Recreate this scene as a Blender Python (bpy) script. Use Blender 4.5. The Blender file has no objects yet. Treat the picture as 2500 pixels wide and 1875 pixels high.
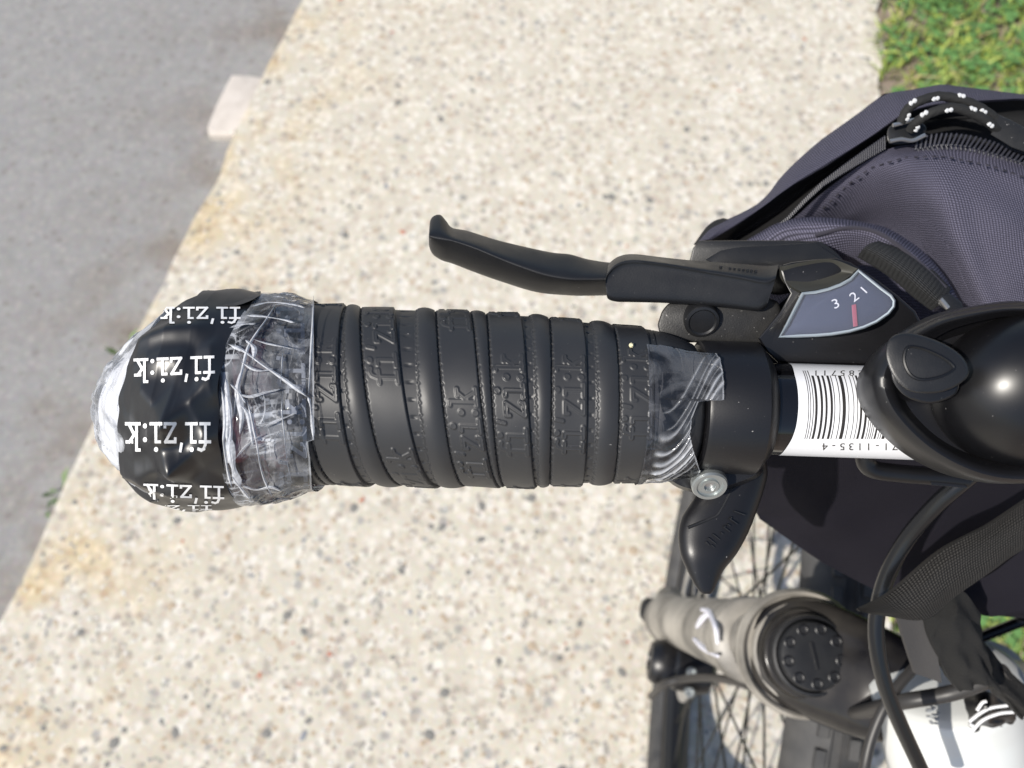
import bpy, bmesh, math, random
import numpy as np
from mathutils import Vector, Matrix

random.seed(7); np.random.seed(7)
sc = bpy.context.scene
C = sc.collection
# ------------------------------------------------------------------ camera
F = 2040.0                      # focal length in photo pixels (photo is 2500 x 1875)
TILT = math.radians(25)
HC = 1.187                      # camera height: a phone held over the handlebar
CAM = np.array([0.0, 0.0, HC])
cR = np.array([1.0, 0, 0])
cF = np.array([0, math.sin(TILT), -math.cos(TILT)])
cU = np.array([0, math.cos(TILT), math.sin(TILT)])
cam = bpy.data.cameras.new('camera')
cam_o = bpy.data.objects.new('camera', cam); C.objects.link(cam_o)
cam_o.location = CAM; cam_o.rotation_euler = (TILT, 0, 0)
cam.sensor_width = 36; cam.lens = 36 * F / 2500
cam.clip_start = 0.01; cam.clip_end = 600
cam.dof.use_dof = True; cam.dof.focus_distance = 0.192; cam.dof.aperture_fstop = 19.5
sc.camera = cam_o
# ------------------------------------------------------------------ light
SUN = np.array([-0.56, -0.36, 0.745]); SUN = SUN / np.linalg.norm(SUN)
world = bpy.data.worlds.new('World'); sc.world = world; world.use_nodes = True
wn = world.node_tree
bg = wn.nodes['Background']; sky = wn.nodes.new('ShaderNodeTexSky')
sky.sky_type = 'NISHITA'; sky.sun_disc = False
sky.sun_elevation = math.asin(SUN[2]); sky.sun_rotation = math.atan2(SUN[0], SUN[1])
sky.dust_density = 1.5; sky.air_density = 1.0
wn.links.new(sky.outputs[0], bg.inputs[0]); bg.inputs[1].default_value = 0.10
sl = bpy.data.lights.new('sun', 'SUN'); so = bpy.data.objects.new('sun', sl); C.objects.link(so)
sl.energy = 4.2; sl.angle = math.radians(0.6); sl.color = (1.0, 0.95, 0.87)
so.rotation_euler = Vector(SUN).to_track_quat('Z', 'Y').to_euler()
vs = sc.view_settings
vs.view_transform = 'Standard'; vs.look = 'None'; vs.gamma = 1; vs.use_curve_mapping = False
vs.exposure = 0.27

# ------------------------------------------------------------------ helpers
def D(px, py, d):
    """point at camera depth d seen at photo pixel px,py"""
    return CAM + d * ((px - 1250) / F * cR - (py - 937.5) / F * cU + cF)
def U(px, py, z):
    """point at world height z seen at photo pixel px,py"""
    k = (px - 1250) / F * cR - (py - 937.5) / F * cU + cF
    return CAM + k * ((z - HC) / k[2])
def unit(v):
    v = np.asarray(v, float); return v / np.linalg.norm(v)

def cr_open(P, n):
    P = np.asarray(P, float); m = len(P)
    Q = np.vstack([2 * P[0] - P[1], P, 2 * P[-1] - P[-2]])
    t = np.linspace(0, m - 1 - 1e-9, n); i = t.astype(int); f = (t - i)[:, None]
    a, b, c, d = Q[i], Q[i + 1], Q[i + 2], Q[i + 3]
    return .5 * ((2 * b) + (c - a) * f + (2 * a - 5 * b + 4 * c - d) * f ** 2 + (3 * b - a - 3 * c + d) * f ** 3)
def cr_closed(P, n):
    P = np.asarray(P, float); m = len(P)
    t = np.linspace(0, m, n, endpoint=False); i = t.astype(int); f = (t - i)[:, None]
    a, b, c, d = P[(i - 1) % m], P[i % m], P[(i + 1) % m], P[(i + 2) % m]
    return .5 * ((2 * b) + (c - a) * f + (2 * a - 5 * b + 4 * c - d) * f ** 2 + (3 * b - a - 3 * c + d) * f ** 3)

class MB:
    def __init__(s): s.v = []; s.f = []; s.uv = {}; s.m = []
    def add(s, verts, faces, mat=0, uvs=None):
        b = len(s.v); s.v.extend([tuple(map(float, p)) for p in verts])
        for f in faces: s.f.append(tuple(i + b for i in f)); s.m.append(mat)
        if uvs is not None:
            for i, w in enumerate(uvs): s.uv[b + i] = (float(w[0]), float(w[1]))
        return b
    def grid(s, G, close_v=False, close_u=False, mat=0, uvs=None):
        G = np.asarray(G); nu, nv = G.shape[:2]; fs = []
        for i in range(nu if close_u else nu - 1):
            for j in range(nv if close_v else nv - 1):
                i2 = (i + 1) % nu; j2 = (j + 1) % nv
                fs.append((i * nv + j, i * nv + j2, i2 * nv + j2, i2 * nv + j))
        return s.add(G.reshape(-1, 3), fs, mat, None if uvs is None else np.asarray(uvs).reshape(-1, 2))
    def loft(s, sections, nu=None, nv=None, caps=True, mat=0):
        S = np.asarray(sections, float)
        if nv: S = np.array([cr_closed(r, nv) for r in S])
        if nu: S = np.stack([cr_open(S[:, j], nu) for j in range(S.shape[1])], 1)
        b = s.grid(S, close_v=True, mat=mat); n, k = S.shape[:2]
        if caps:
            s.f.append(tuple(b + j for j in range(k))); s.m.append(mat)
            s.f.append(tuple(b + (n - 1) * k + j for j in range(k))[::-1]); s.m.append(mat)
        return S
    def tube(s, path, r, n=12, smooth=0, caps=True, mat=0):
        P = np.asarray(path, float)
        if smooth: P = cr_open(P, smooth)
        m = len(P); R = np.interp(np.linspace(0, 1, m), np.linspace(0, 1, len(np.atleast_1d(r))), np.atleast_1d(r))
        T = np.gradient(P, axis=0); T /= np.linalg.norm(T, axis=1)[:, None]
        ref = np.array([0, 0, 1.]) if abs(T[0][2]) < .9 else np.array([1., 0, 0])
        A = unit(np.cross(T[0], ref)); rings = []
        for i in range(m):
            A = unit(A - T[i] * A.dot(T[i])); B = np.cross(T[i], A)
            th = np.linspace(0, 2 * math.pi, n, endpoint=False)
            rings.append(P[i] + R[i] * (np.cos(th)[:, None] * A + np.sin(th)[:, None] * B))
        s.loft(rings, caps=caps, mat=mat)
    def lathe(s, o, ax, prof, n=32, ex=None, ey=None, caps=True, mat=0):
        """prof: list of (radius, height along ax)"""
        ax = unit(ax)
        if ex is None:
            ref = np.array([0, 0, 1.]) if abs(ax[2]) < .9 else np.array([1., 0, 0])
            ex = unit(np.cross(ax, ref)); ey = np.cross(ax, ex)
        th = np.linspace(0, 2 * math.pi, n, endpoint=False)
        rings = [np.asarray(o) + h * ax + r * (np.cos(th)[:, None] * ex + np.sin(th)[:, None] * ey) for r, h in prof]
        s.loft(rings, caps=caps, mat=mat)
    def box(s, o, ex, ey, ez, mat=0):
        o, ex, ey, ez = map(np.asarray, (o, ex, ey, ez))
        v = [o + a * ex + b * ey + c * ez for c in (-.5, .5) for b in (-.5, .5) for a in (-.5, .5)]
        s.add(v, [(0, 2, 3, 1), (4, 5, 7, 6), (0, 1, 5, 4), (2, 6, 7, 3), (0, 4, 6, 2), (1, 3, 7, 5)], mat)
    def build(s, name, mat, parent=None, sharp=35, smooth=True, disp=None):
        V = np.array(s.v); cen = V.mean(0)
        me = bpy.data.meshes.new(name); me.from_pydata((V - cen).tolist(), [], s.f)
        mats = mat if isinstance(mat, (list, tuple)) else [mat]
        for m in mats: me.materials.append(m)
        if len(mats) > 1: me.polygons.foreach_set('material_index', s.m)
        if s.uv:
            ul = me.uv_layers.new(name='UVMap'); li = np.zeros(len(me.loops), int)
            me.loops.foreach_get('vertex_index', li)
            ar = np.zeros((len(V), 2))
            for k, w in s.uv.items(): ar[k] = w
            ul.data.foreach_set('uv', ar[li].ravel())
        bm = bmesh.new(); bm.from_mesh(me); bmesh.ops.recalc_face_normals(bm, faces=bm.faces); bm.to_mesh(me); bm.free()
        if smooth:
            me.polygons.foreach_set('use_smooth', [True] * len(me.polygons))
            if sharp: me.set_sharp_from_angle(angle=math.radians(sharp))
        o = bpy.data.objects.new(name, me); C.objects.link(o); o.location = cen
        if parent is not None: attach(o, parent)
        return o
def attach(o, parent):
    o.parent = parent
    w = Matrix.Identity(4); p = parent
    while p: w = Matrix.Translation(p.location) @ w if not p.parent else w; p = p.parent
    # parents carry location only, children are placed in world coordinates
    o.matrix_parent_inverse = world_loc(parent).inverted()
def world_loc(o):
    if o.parent: return world_loc(o.parent) @ o.matrix_parent_inverse @ Matrix.Translation(o.location)
    return Matrix.Translation(o.location)
def empty(name, loc, label, cat, group=None):
    o = bpy.data.objects.new(name, None); C.objects.link(o); o.location = loc; o.empty_display_size = .02
    return tag(o, label, cat, group)
def tag(o, label=None, cat=None, group=None, kind=None):
    if label: o['label'] = label
    if cat: o['category'] = cat
    if group: o['group'] = group
    if kind: o['kind'] = kind
    return o

def inset(P, a):
    """shrink a closed 2-D outline by a (pixels)"""
    P = np.asarray(P, float)
    ar = np.sum(P[:, 0] * np.roll(P[:, 1], -1) - np.roll(P[:, 0], -1) * P[:, 1])
    e = np.roll(P, -1, 0) - np.roll(P, 1, 0); e /= np.linalg.norm(e, axis=1)[:, None] + 1e-9
    n = np.stack([-e[:, 1], e[:, 0]], 1) * (1 if ar > 0 else -1)
    return P + n * a
def px_prism(mb, outline, d, thick, bev=4, n=None, dome=0, taper=0, mat=0):
    """solid of real thickness whose front face has this outline at depth d (number or function)"""
    P = np.asarray(outline, float)
    if n: P = cr_closed(P, n)
    df = d if callable(d) else (lambda x, y: d)
    steps = [(bev, 0), (bev * .3, bev * .3), (0, bev)]
    if dome: steps = [(bev * 5, -dome), (bev * 3, -dome * .75), (bev * 1.6, -dome * .35)] + steps
    rings = []
    for a, dz in steps:
        Q = inset(P, a); rings.append([D(x, y, df(x, y) + (dz * df(x, y) / F if dz > 0 else dz)) for x, y in Q])
    Q = inset(P, taper); rings.append([D(x, y, df(x, y) + thick - bev * df(x, y) / F) for x, y in Q])
    Q = inset(P, bev + taper); rings.append([D(x, y, df(x, y) + thick) for x, y in Q])
    mb.loft(rings, mat=mat)
def px_patch(mb, rows, nu=40, nv=40, thick=0.0015, mat=0, wob=0):
    """cloth panel: control rows of (px,py,depth), spline surface with a back side"""
    R = np.array([[D(*p) for p in r] for r in rows])
    S = np.array([cr_open(r, nv) for r in R]); S = np.stack([cr_open(S[:, j], nu) for j in range(nv)], 1)
    if wob:
        a = np.linspace(0, 1, nu)[:, None]; b = np.linspace(0, 1, nv)[None]
        w = (np.sin(a * 9 + b * 5) * np.sin(b * 11 - a * 4 + 1) + .5 * np.sin(a * 23 + 2 * b) * np.sin(b * 19 + a * 6)) * wob
        S = S - w[..., None] * cF
    lu = np.concatenate([[0], np.cumsum(np.linalg.norm(np.diff(S[:, nv // 2], axis=0), axis=1))])
    lv = np.concatenate([[0], np.cumsum(np.linalg.norm(np.diff(S[nu // 2], axis=0), axis=1))])
    uv = np.stack(np.meshgrid(lu, lv, indexing='ij'), -1)
    mb.grid(S, mat=mat, uvs=uv)
    if thick:
        B = S + thick * cF
        mb.grid(B[::-1], mat=mat, uvs=uv[::-1])
        for A, Bk in ((S[0], B[0]), (S[-1], B[-1]), (S[:, 0], B[:, 0]), (S[:, -1], B[:, -1])):
            mb.grid(np.stack([A, Bk]), mat=mat, uvs=np.zeros((2, len(A), 2)))
    return S

# ------------------------------------------------------------------ materials
def nodes(m): return m.node_tree.nodes, m.node_tree.links
def mat(name, col, rough=.5, metal=0, noise=None, bump=0, bscale=800, coat=0, spec=.5, col2=None, cscale=200, cfac=.5, det=4, dust=0):
    m = bpy.data.materials.new(name); m.use_nodes = True; N, L = nodes(m); p = N['Principled BSDF']
    p.inputs['Base Color'].default_value = (*col, 1); p.inputs['Roughness'].default_value = rough
    p.inputs['Metallic'].default_value = metal; p.inputs['Coat Weight'].default_value = coat
    p.inputs['Specular IOR Level'].default_value = spec; p.inputs['Coat Roughness'].default_value = .08
    tc = N.new('ShaderNodeTexCoord')
    if col2 is not None:
        t = N.new('ShaderNodeTexNoise'); t.inputs['Scale'].default_value = cscale; t.inputs['Detail'].default_value = det
        r = N.new('ShaderNodeValToRGB'); r.color_ramp.elements[0].position = .5 - cfac / 2; r.color_ramp.elements[1].position = .5 + cfac / 2
        r.color_ramp.elements[0].color = (*col, 1); r.color_ramp.elements[1].color = (*col2, 1)
        L.new(tc.outputs['Object'], t.inputs['Vector']); L.new(t.outputs['Fac'], r.inputs['Fac']); L.new(r.outputs['Color'], p.inputs['Base Color'])
    if dust:
        t = N.new('ShaderNodeTexNoise'); t.inputs['Scale'].default_value = 1400; t.inputs['Detail'].default_value = 1
        q = N.new('ShaderNodeMapRange'); q.inputs[1].default_value = .80 - dust * .1; q.inputs[2].default_value = .86 - dust * .1
        x = N.new('ShaderNodeMix'); x.data_type = 'RGBA'; x.inputs[7].default_value = (.30, .29, .28, 1)
        L.new(tc.outputs['Object'], t.inputs['Vector']); L.new(t.outputs['Fac'], q.inputs[0]); L.new(q.outputs[0], x.inputs[0])
        src = p.inputs['Base Color'].links
        if src: L.new(src[0].from_socket, x.inputs[6])
        else: x.inputs[6].default_value = (*col, 1)
        L.new(x.outputs[2], p.inputs['Base Color'])
    if bump:
        t = N.new('ShaderNodeTexNoise'); t.inputs['Scale'].default_value = bscale; t.inputs['Detail'].default_value = 5
        b = N.new('ShaderNodeBump'); b.inputs['Strength'].default_value = bump; b.inputs['Distance'].default_value = .0003
        L.new(tc.outputs['Object'], t.inputs['Vector']); L.new(t.outputs['Fac'], b.inputs['Height']); L.new(b.outputs['Normal'], p.inputs['Normal'])
    if noise:
        t = N.new('ShaderNodeTexNoise'); t.inputs['Scale'].default_value = noise; t.inputs['Detail'].default_value = 6
        q = N.new('ShaderNodeMapRange'); q.inputs[3].default_value = max(.02, rough - .12); q.inputs[4].default_value = min(1, rough + .15)
        L.new(tc.outputs['Object'], t.inputs['Vector']); L.new(t.outputs['Fac'], q.inputs[0]); L.new(q.outputs[0], p.inputs['Roughness'])
    return m
def weave(name, c1, c2, pitch_u, pitch_v, bump=.6, rough=.75, rib=False):
    m = bpy.data.materials.new(name); m.use_nodes = True; N, L = nodes(m); p = N['Principled BSDF']
    p.inputs['Roughness'].default_value = rough; p.inputs['Specular IOR Level'].default_value = .18
    tc = N.new('ShaderNodeTexCoord'); sx = N.new('ShaderNodeSeparateXYZ'); 
    nz = N.new('ShaderNodeTexNoise'); nz.inputs['Scale'].default_value = 60; nz.inputs['Detail'].default_value = 3
    L.new(tc.outputs['UV'], nz.inputs['Vector'])
    vm = N.new('ShaderNodeVectorMath'); vm.operation = 'MULTIPLY_ADD'; vm.inputs[1].default_value = (.0012,) * 3
    L.new(nz.outputs['Color'], vm.inputs[0]); L.new(tc.outputs['UV'], vm.inputs[2]); L.new(vm.outputs[0], sx.inputs[0])
    def sn(out, pitch, ph=0):
        a = N.new('ShaderNodeMath'); a.operation = 'MULTIPLY_ADD'; a.inputs[1].default_value = math.pi / pitch; a.inputs[2].default_value = ph
        b = N.new('ShaderNodeMath'); b.operation = 'SINE'; L.new(out, a.inputs[0]); L.new(a.outputs[0], b.inputs[0]); return b.outputs[0]
    def mth(op, a, b=None):
        q = N.new('ShaderNodeMath'); q.operation = op
        for i, z in enumerate((a, b)):
            if z is None: continue
            if isinstance(z, (int, float)): q.inputs[i].default_value = z
            else: L.new(z, q.inputs[i])
        return q.outputs[0]
    su, sv = sn(sx.outputs[0], pitch_u), sn(sx.outputs[1], pitch_v)
    h = mth('MULTIPLY', su, sv)          # over-under cells
    h = mth('ABSOLUTE', h)
    if rib: h = mth('ADD', mth('MULTIPLY', h, .6), mth('MULTIPLY', mth('ABSOLUTE', su), .5))
    n2 = N.new('ShaderNodeTexNoise'); n2.inputs['Scale'].default_value = 2500; L.new(tc.outputs['UV'], n2.inputs['Vector'])
    h2 = mth('ADD', h, mth('MULTIPLY', n2.outputs['Fac'], .35))
    r = N.new('ShaderNodeValToRGB'); r.color_ramp.elements[0].color = (*c1, 1); r.color_ramp.elements[1].color = (*c2, 1)
    r.color_ramp.elements[0].position = .15; r.color_ramp.elements[1].position = 1.0
    L.new(h2, r.inputs['Fac']); L.new(r.outputs['Color'], p.inputs['Base Color'])
    b = N.new('ShaderNodeBump'); b.inputs['Strength'].default_value = bump; b.inputs['Distance'].default_value = .0004
    L.new(h2, b.inputs['Height']); L.new(b.outputs['Normal'], p.inputs['Normal'])
    return m
def film(name, milk=.8, rough=.08, cloud=.15, tint=(.95, .96, 1)):
    """clear sticky film: see-through, glossy, whitened along its creases and where it does not stick"""
    m = bpy.data.materials.new(name); m.use_nodes = True; N, L = nodes(m)
    for n in list(N): N.remove(n)
    out = N.new('ShaderNodeOutputMaterial'); tc = N.new('ShaderNodeTexCoord')
    tr = N.new('ShaderNodeBsdfTransparent'); tr.inputs[0].default_value = (*tint, 1)
    gl = N.new('ShaderNodeBsdfGlossy'); gl.inputs['Roughness'].default_value = rough
    df = N.new('ShaderNodeBsdfDiffuse'); df.inputs[0].default_value = (.64, .66, .70, 1)
    fr = N.new('ShaderNodeFresnel'); fr.inputs[0].default_value = 1.45
    at = N.new('ShaderNodeAttribute'); at.attribute_name = 'crease'
    t = N.new('ShaderNodeTexNoise'); t.inputs['Scale'].default_value = 95; t.inputs['Detail'].default_value = 4; t.inputs['Distortion'].default_value = .9
    L.new(tc.outputs['Object'], t.inputs['Vector'])
    q = N.new('ShaderNodeMapRange'); q.inputs[1].default_value = .47; q.inputs[2].default_value = .60; q.inputs[3].default_value = cloud * .15; q.inputs[4].default_value = cloud
    L.new(t.outputs['Fac'], q.inputs[0])
    ma = N.new('ShaderNodeMath'); ma.operation = 'MULTIPLY_ADD'; ma.inputs[1].default_value = milk; ma.use_clamp = True
    L.new(at.outputs['Fac'], ma.inputs[0]); L.new(q.outputs[0], ma.inputs[2])
    m1 = N.new('ShaderNodeMixShader'); m2 = N.new('ShaderNodeMixShader')
    L.new(ma.outputs[0], m1.inputs[0]); L.new(tr.outputs[0], m1.inputs[1]); L.new(df.outputs[0], m1.inputs[2])
    L.new(fr.outputs[0], m2.inputs[0]); L.new(m1.outputs[0], m2.inputs[1]); L.new(gl.outputs[0], m2.inputs[2])
    L.new(m2.outputs[0], out.inputs[0])
    return m

M = {}
M['tape'] = mat('grip_tape_rubber', (.026, .0265, .0285), .46, noise=120, spec=.55, dust=.15)
M['print_tape'] = mat('black_vinyl', (.008, .008, .009), .36, bump=.04, bscale=500, spec=.85)
M['maroon'] = mat('under_tape', (.010, .010, .011), .3, col2=(.085, .010, .016), cscale=75, cfac=.22)
M['white_print'] = mat('white_print', (.85, .85, .85), .5)
M['grey_print'] = mat('grey_print', (.22, .235, .26), .4)
M['plastic'] = mat('black_plastic', (.011, .0115, .013), .40, bump=.12, bscale=3000, noise=200, dust=.2)
M['plastic_dust'] = mat('dusty_black_plastic', (.012, .012, .0125), .5, bump=.2, bscale=2500, col2=(.02, .0195, .019), cscale=500, cfac=.5, dust=.75)
M['gloss'] = mat('gloss_black', (.005, .005, .006), .34, noise=60, dust=.2)
M['satin'] = mat('satin_black', (.008, .008, .0095), .37, bump=.05, bscale=2500, dust=.2)
M['olive'] = mat('olive_black_plastic', (.040, .039, .032), .6)
M['lens'] = film('clear_lens', milk=1, rough=.02, cloud=0)
M['lens_edge'] = mat('clear_lens_edge', (.34, .39, .43), .12, coat=.5)
M['dial_face'] = mat('dial_face', (.055, .066, .105), .35)
M['red'] = mat('red_pointer', (.40, .10, .14), .4)
M['steel'] = mat('zinc_steel', (.42, .45, .45), .32, metal=.75, noise=400)
M['bar'] = mat('bar_gloss', (.005, .005, .006), .07, coat=.5)
M['label'] = mat('paper_label', (.78, .79, .81), .35)
M['ink'] = mat('ink', (.025, .022, .02), .45)
M['film'] = film('clear_tape_film', .9, .06, .25)
M['film2'] = film('clear_tape_film_twisted', .85, .08, .12)
M['wrap'] = film('white_crumpled_film', .3, .42, .86)
M['milk'] = film('film_fold', 1.0, .10, 0)
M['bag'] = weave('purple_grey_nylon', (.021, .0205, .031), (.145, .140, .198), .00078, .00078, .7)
M['bag_shaded'] = weave('shaded_nylon', (.005, .0045, .007), (.0125, .011, .018), .0007, .0007, .4)  # bag nylon with the shade on its rear and underside put into the colour
M['black_cloth'] = mat('black_cloth', (.006, .006, .007), .85, bump=.4, bscale=1500)
M['web'] = weave('black_webbing', (.008, .008, .008), (.058, .055, .052), .00085, .0009, 1.0, .7)
M['web_rib'] = weave('ribbed_webbing', (.006, .006, .007), (.045, .047, .050), .0007, .0013, 1.0, .7, rib=True)
M['thread'] = mat('thread', (.03, .028, .04), .8)
M['fleece'] = mat('black_fleece', (.007, .007, .007), .95, bump=1, bscale=900)
M['zip'] = mat('zip_teeth', (.03, .031, .042), .4)
M['cordm'] = mat('black_cord', (.012, .012, .012), .8, bump=.8, bscale=2500)
M['fleck'] = mat('cord_fleck', (.55, .56, .57), .6)
M['cable'] = mat('cable_housing', (.008, .0085, .010), .22)
M['cable_grey'] = mat('dusty_cable_housing', (.03, .028, .027), .45)
M['tyre'] = mat('tyre_rubber', (.030, .031, .034), .7, bump=.4, bscale=900, col2=(.075, .073, .071), cscale=60, cfac=.5)
M['fork'] = mat('fork_dusty', (.02, .019, .018), .42, col2=(.42, .39, .34), cscale=26, cfac=.42)
M['crown'] = mat('fork_crown_gloss', (.006, .006, .008), .17, spec=.35, col2=(.045, .041, .036), cscale=30, cfac=.35)
M['rim'] = mat('rim_black', (.012, .012, .013), .4)
M['spoke'] = mat('spoke_black', (.02, .019, .017), .4, metal=.3)
M['white_paint'] = mat('white_paint', (.66, .67, .65), .2, coat=.3)
M['grey_ink'] = mat('grey_ink', (.35, .36, .37), .4)
M['alu'] = mat('alloy', (.5, .5, .5), .35, metal=.9)

# ------------------------------------------------------------------ ground
def ground_material(name, base, specks, vscale, sc2, bump=.3, stain=None):
    m = bpy.data.materials.new(name); m.use_nodes = True; N, L = nodes(m); p = N['Principled BSDF']
    p.inputs['Roughness'].default_value = .9; tc = N.new('ShaderNodeTexCoord')
    v = N.new('ShaderNodeTexVoronoi'); v.inputs['Scale'].default_value = vscale; v.inputs['Randomness'].default_value = 1
    dn = N.new('ShaderNodeTexNoise'); dn.inputs['Scale'].default_value = vscale * 1.3
    ma = N.new('ShaderNodeVectorMath'); ma.operation = 'MULTIPLY_ADD'; ma.inputs[1].default_value = (.6 / vscale,) * 3
    L.new(tc.outputs['Object'], dn.inputs['Vector']); L.new(dn.outputs['Color'], ma.inputs[0]); L.new(tc.outputs['Object'], ma.inputs[2])
    L.new(ma.outputs[0], v.inputs['Vector'])
    sp = N.new('ShaderNodeSeparateColor'); L.new(v.outputs['Color'], sp.inputs[0])
    r = N.new('ShaderNodeValToRGB'); r.color_ramp.interpolation = 'CONSTANT'
    els = r.color_ramp.elements
    els[0].position = 0; els[0].color = (*specks[0][1], 1); els[1].position = specks[1][0]; els[1].color = (*specks[1][1], 1)
    for pos, c in specks[2:]:
        e = els.new(pos); e.color = (*c, 1)
    L.new(sp.outputs[0], r.inputs[0])
    n = N.new('ShaderNodeTexNoise'); n.inputs['Scale'].default_value = sc2; n.inputs['Detail'].default_value = 8; L.new(tc.outputs['Object'], n.inputs['Vector'])
    dr = N.new('ShaderNodeValToRGB'); dr.color_ramp.elements[0].position = .36; dr.color_ramp.elements[1].position = .60
    dr.color_ramp.elements[0].color = (1, 1, 1, 1); dr.color_ramp.elements[1].color = (0, 0, 0, 1)
    vs2 = N.new('ShaderNodeMath'); vs2.operation = 'MULTIPLY'; vs2.inputs[1].default_value = 1
    L.new(v.outputs['Distance'], dr.inputs[0])
    mx = N.new('ShaderNodeMix'); mx.data_type = 'RGBA'; mx.inputs[6].default_value = (*[c * .95 for c in base], 1)
    L.new(dr.outputs[0], mx.inputs[0]); L.new(r.outputs[0], mx.inputs[7])
    big = N.new('ShaderNodeMix'); big.data_type = 'RGBA'; big.blend_type = 'MULTIPLY'; big.inputs[0].default_value = 1
    br = N.new('ShaderNodeValToRGB'); br.color_ramp.elements[0].position = .3; br.color_ramp.elements[1].position = .7
    br.color_ramp.elements[0].color = (.91, .90, .89, 1); br.color_ramp.elements[1].color = (1.03, 1.03, 1.03, 1)
    L.new(n.outputs['Fac'], br.inputs[0]); L.new(mx.outputs[2], big.inputs[6]); L.new(br.outputs[0], big.inputs[7])
    last = big.outputs[2]
    n3 = N.new('ShaderNodeTexNoise'); n3.inputs['Scale'].default_value = 450; n3.inputs['Detail'].default_value = 3; L.new(tc.outputs['Object'], n3.inputs['Vector'])
    f3 = N.new('ShaderNodeMix'); f3.data_type = 'RGBA'; f3.blend_type = 'OVERLAY'; f3.inputs[0].default_value = .35
    L.new(last, f3.inputs[6]); L.new(n3.outputs['Color'], f3.inputs[7])
    hs = N.new('ShaderNodeHueSaturation'); hs.inputs['Saturation'].default_value = 1.0
    L.new(f3.outputs[2], hs.inputs['Color']); last = hs.outputs[0]
    if stain:
        st = N.new('ShaderNodeTexNoise'); st.inputs['Scale'].default_value = 9; st.inputs['Detail'].default_value = 5; L.new(tc.outputs['Object'], st.inputs['Vector'])
        at = N.new('ShaderNodeAttribute'); at.attribute_name = 'stain'
        mu = N.new('ShaderNodeMath'); mu.operation = 'MULTIPLY'; 
        sr = N.new('ShaderNodeMapRange'); sr.inputs[1].default_value = .45; sr.inputs[2].default_value = .65
        L.new(st.outputs['Fac'], sr.inputs[0]); L.new(sr.outputs[0], mu.inputs[0]); L.new(at.outputs['Fac'], mu.inputs[1])
        sm = N.new('ShaderNodeMix'); sm.data_type = 'RGBA'; sm.blend_type = 'MULTIPLY'; sm.inputs[7].default_value = (*stain, 1)
        L.new(mu.outputs[0], sm.inputs[0]); L.new(last, sm.inputs[6]); last = sm.outputs[2]
    L.new(last, p.inputs['Base Color'])
    b = N.new('ShaderNodeBump'); b.inputs['Strength'].default_value = bump; b.inputs['Distance'].default_value = .002
    L.new(v.outputs['Distance'], b.inputs['Height']); L.new(b.outputs['Normal'], p.inputs['Normal'])
    return m
M['concrete'] = ground_material('exposed_aggregate', (.58, .54, .452),
    [(0, (.65, .61, .535)), (.28, (.49, .435, .365)), (.46, (.61, .565, .49)), (.60, (.40, .36, .31)), (.70, (.67, .64, .575)), (.84, (.36, .345, .32)), (.90, (.46, .385, .305)), (.96, (.61, .565, .49))],
    74, 14, stain=(.98, .87, .68))
M['asphalt'] = ground_material('pale_road', (.285, .28, .275), [(0, (.29, .285, .28)), (.4, (.255, .255, .255)), (.7, (.31, .30, .29)), (.9, (.23, .22, .21))], 80, 40, .15, stain=(.72, .63, .55))
M['soil'] = mat('soil', (.19, .15, .12), .95, col2=(.33, .27, .22), cscale=40, cfac=.5, bump=1, bscale=150)
M['stone'] = mat('pale_stone', (.53, .48, .43), .9, col2=(.66, .61, .56), cscale=45, bump=.6, bscale=120)
PEB = [mat('pebble_' + n, c, .8) for n, c in (('slate', (.20, .195, .18)), ('grey', (.33, .31, .275)), ('tan', (.42, .34, .25)), ('rust', (.44, .20, .14)), ('white', (.60, .58, .53)), ('blue', (.25, .26, .28)))]

HEAD = unit([.182, .983, 0]); LEFTV = np.array([-HEAD[1], HEAD[0], 0])
edge_px = [(738, 0), (724, 30), (711, 54), (696, 84), (673, 125), (655, 158), (640, 184), (618, 235), (597, 282), (583, 300), (570, 331), (553, 372), (542, 407), (536, 430), (532, 450), (510, 470), (488, 505),
           (470, 542), (456, 575), (440, 598), (429, 624), (415, 655), (407, 684), (380, 727), (358, 765), (336, 803), (310, 870), (270, 950), (235, 1020), (203, 1085), (160, 1178), (113, 1277), (75, 1370), (45, 1458), (0, 1520)]
edge = [U(x, y, 0) for x, y in edge_px]
for _ in range(2): edge = [edge[0]] + [(edge[k - 1] + 2 * edge[k] + edge[k + 1]) / 4 for k in range(1, len(edge) - 1)] + [edge[-1]]
d_e = unit(edge[0] - edge[-1])
left_edge = [edge[0] + d_e * 60, edge[0] + d_e * 6, edge[0] + d_e * 1.2, edge[0] + d_e * .4] + edge + [edge[-1] - d_e * .4, edge[-1] - d_e * 1.5, edge[-1] - d_e * 60]
rng = random.Random(3)
left_edge = [p + np.array([rng.uniform(-.0012, .0012), 0, 0]) for p in left_edge]
redge = [U(2150, 0, 0), U(2140, 100, 0), U(2152, 215, 0)]
rd = unit(redge[0] - redge[-1])
def redge_x(y): return redge[-1][0] + (y - redge[-1][1]) * .175
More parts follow.
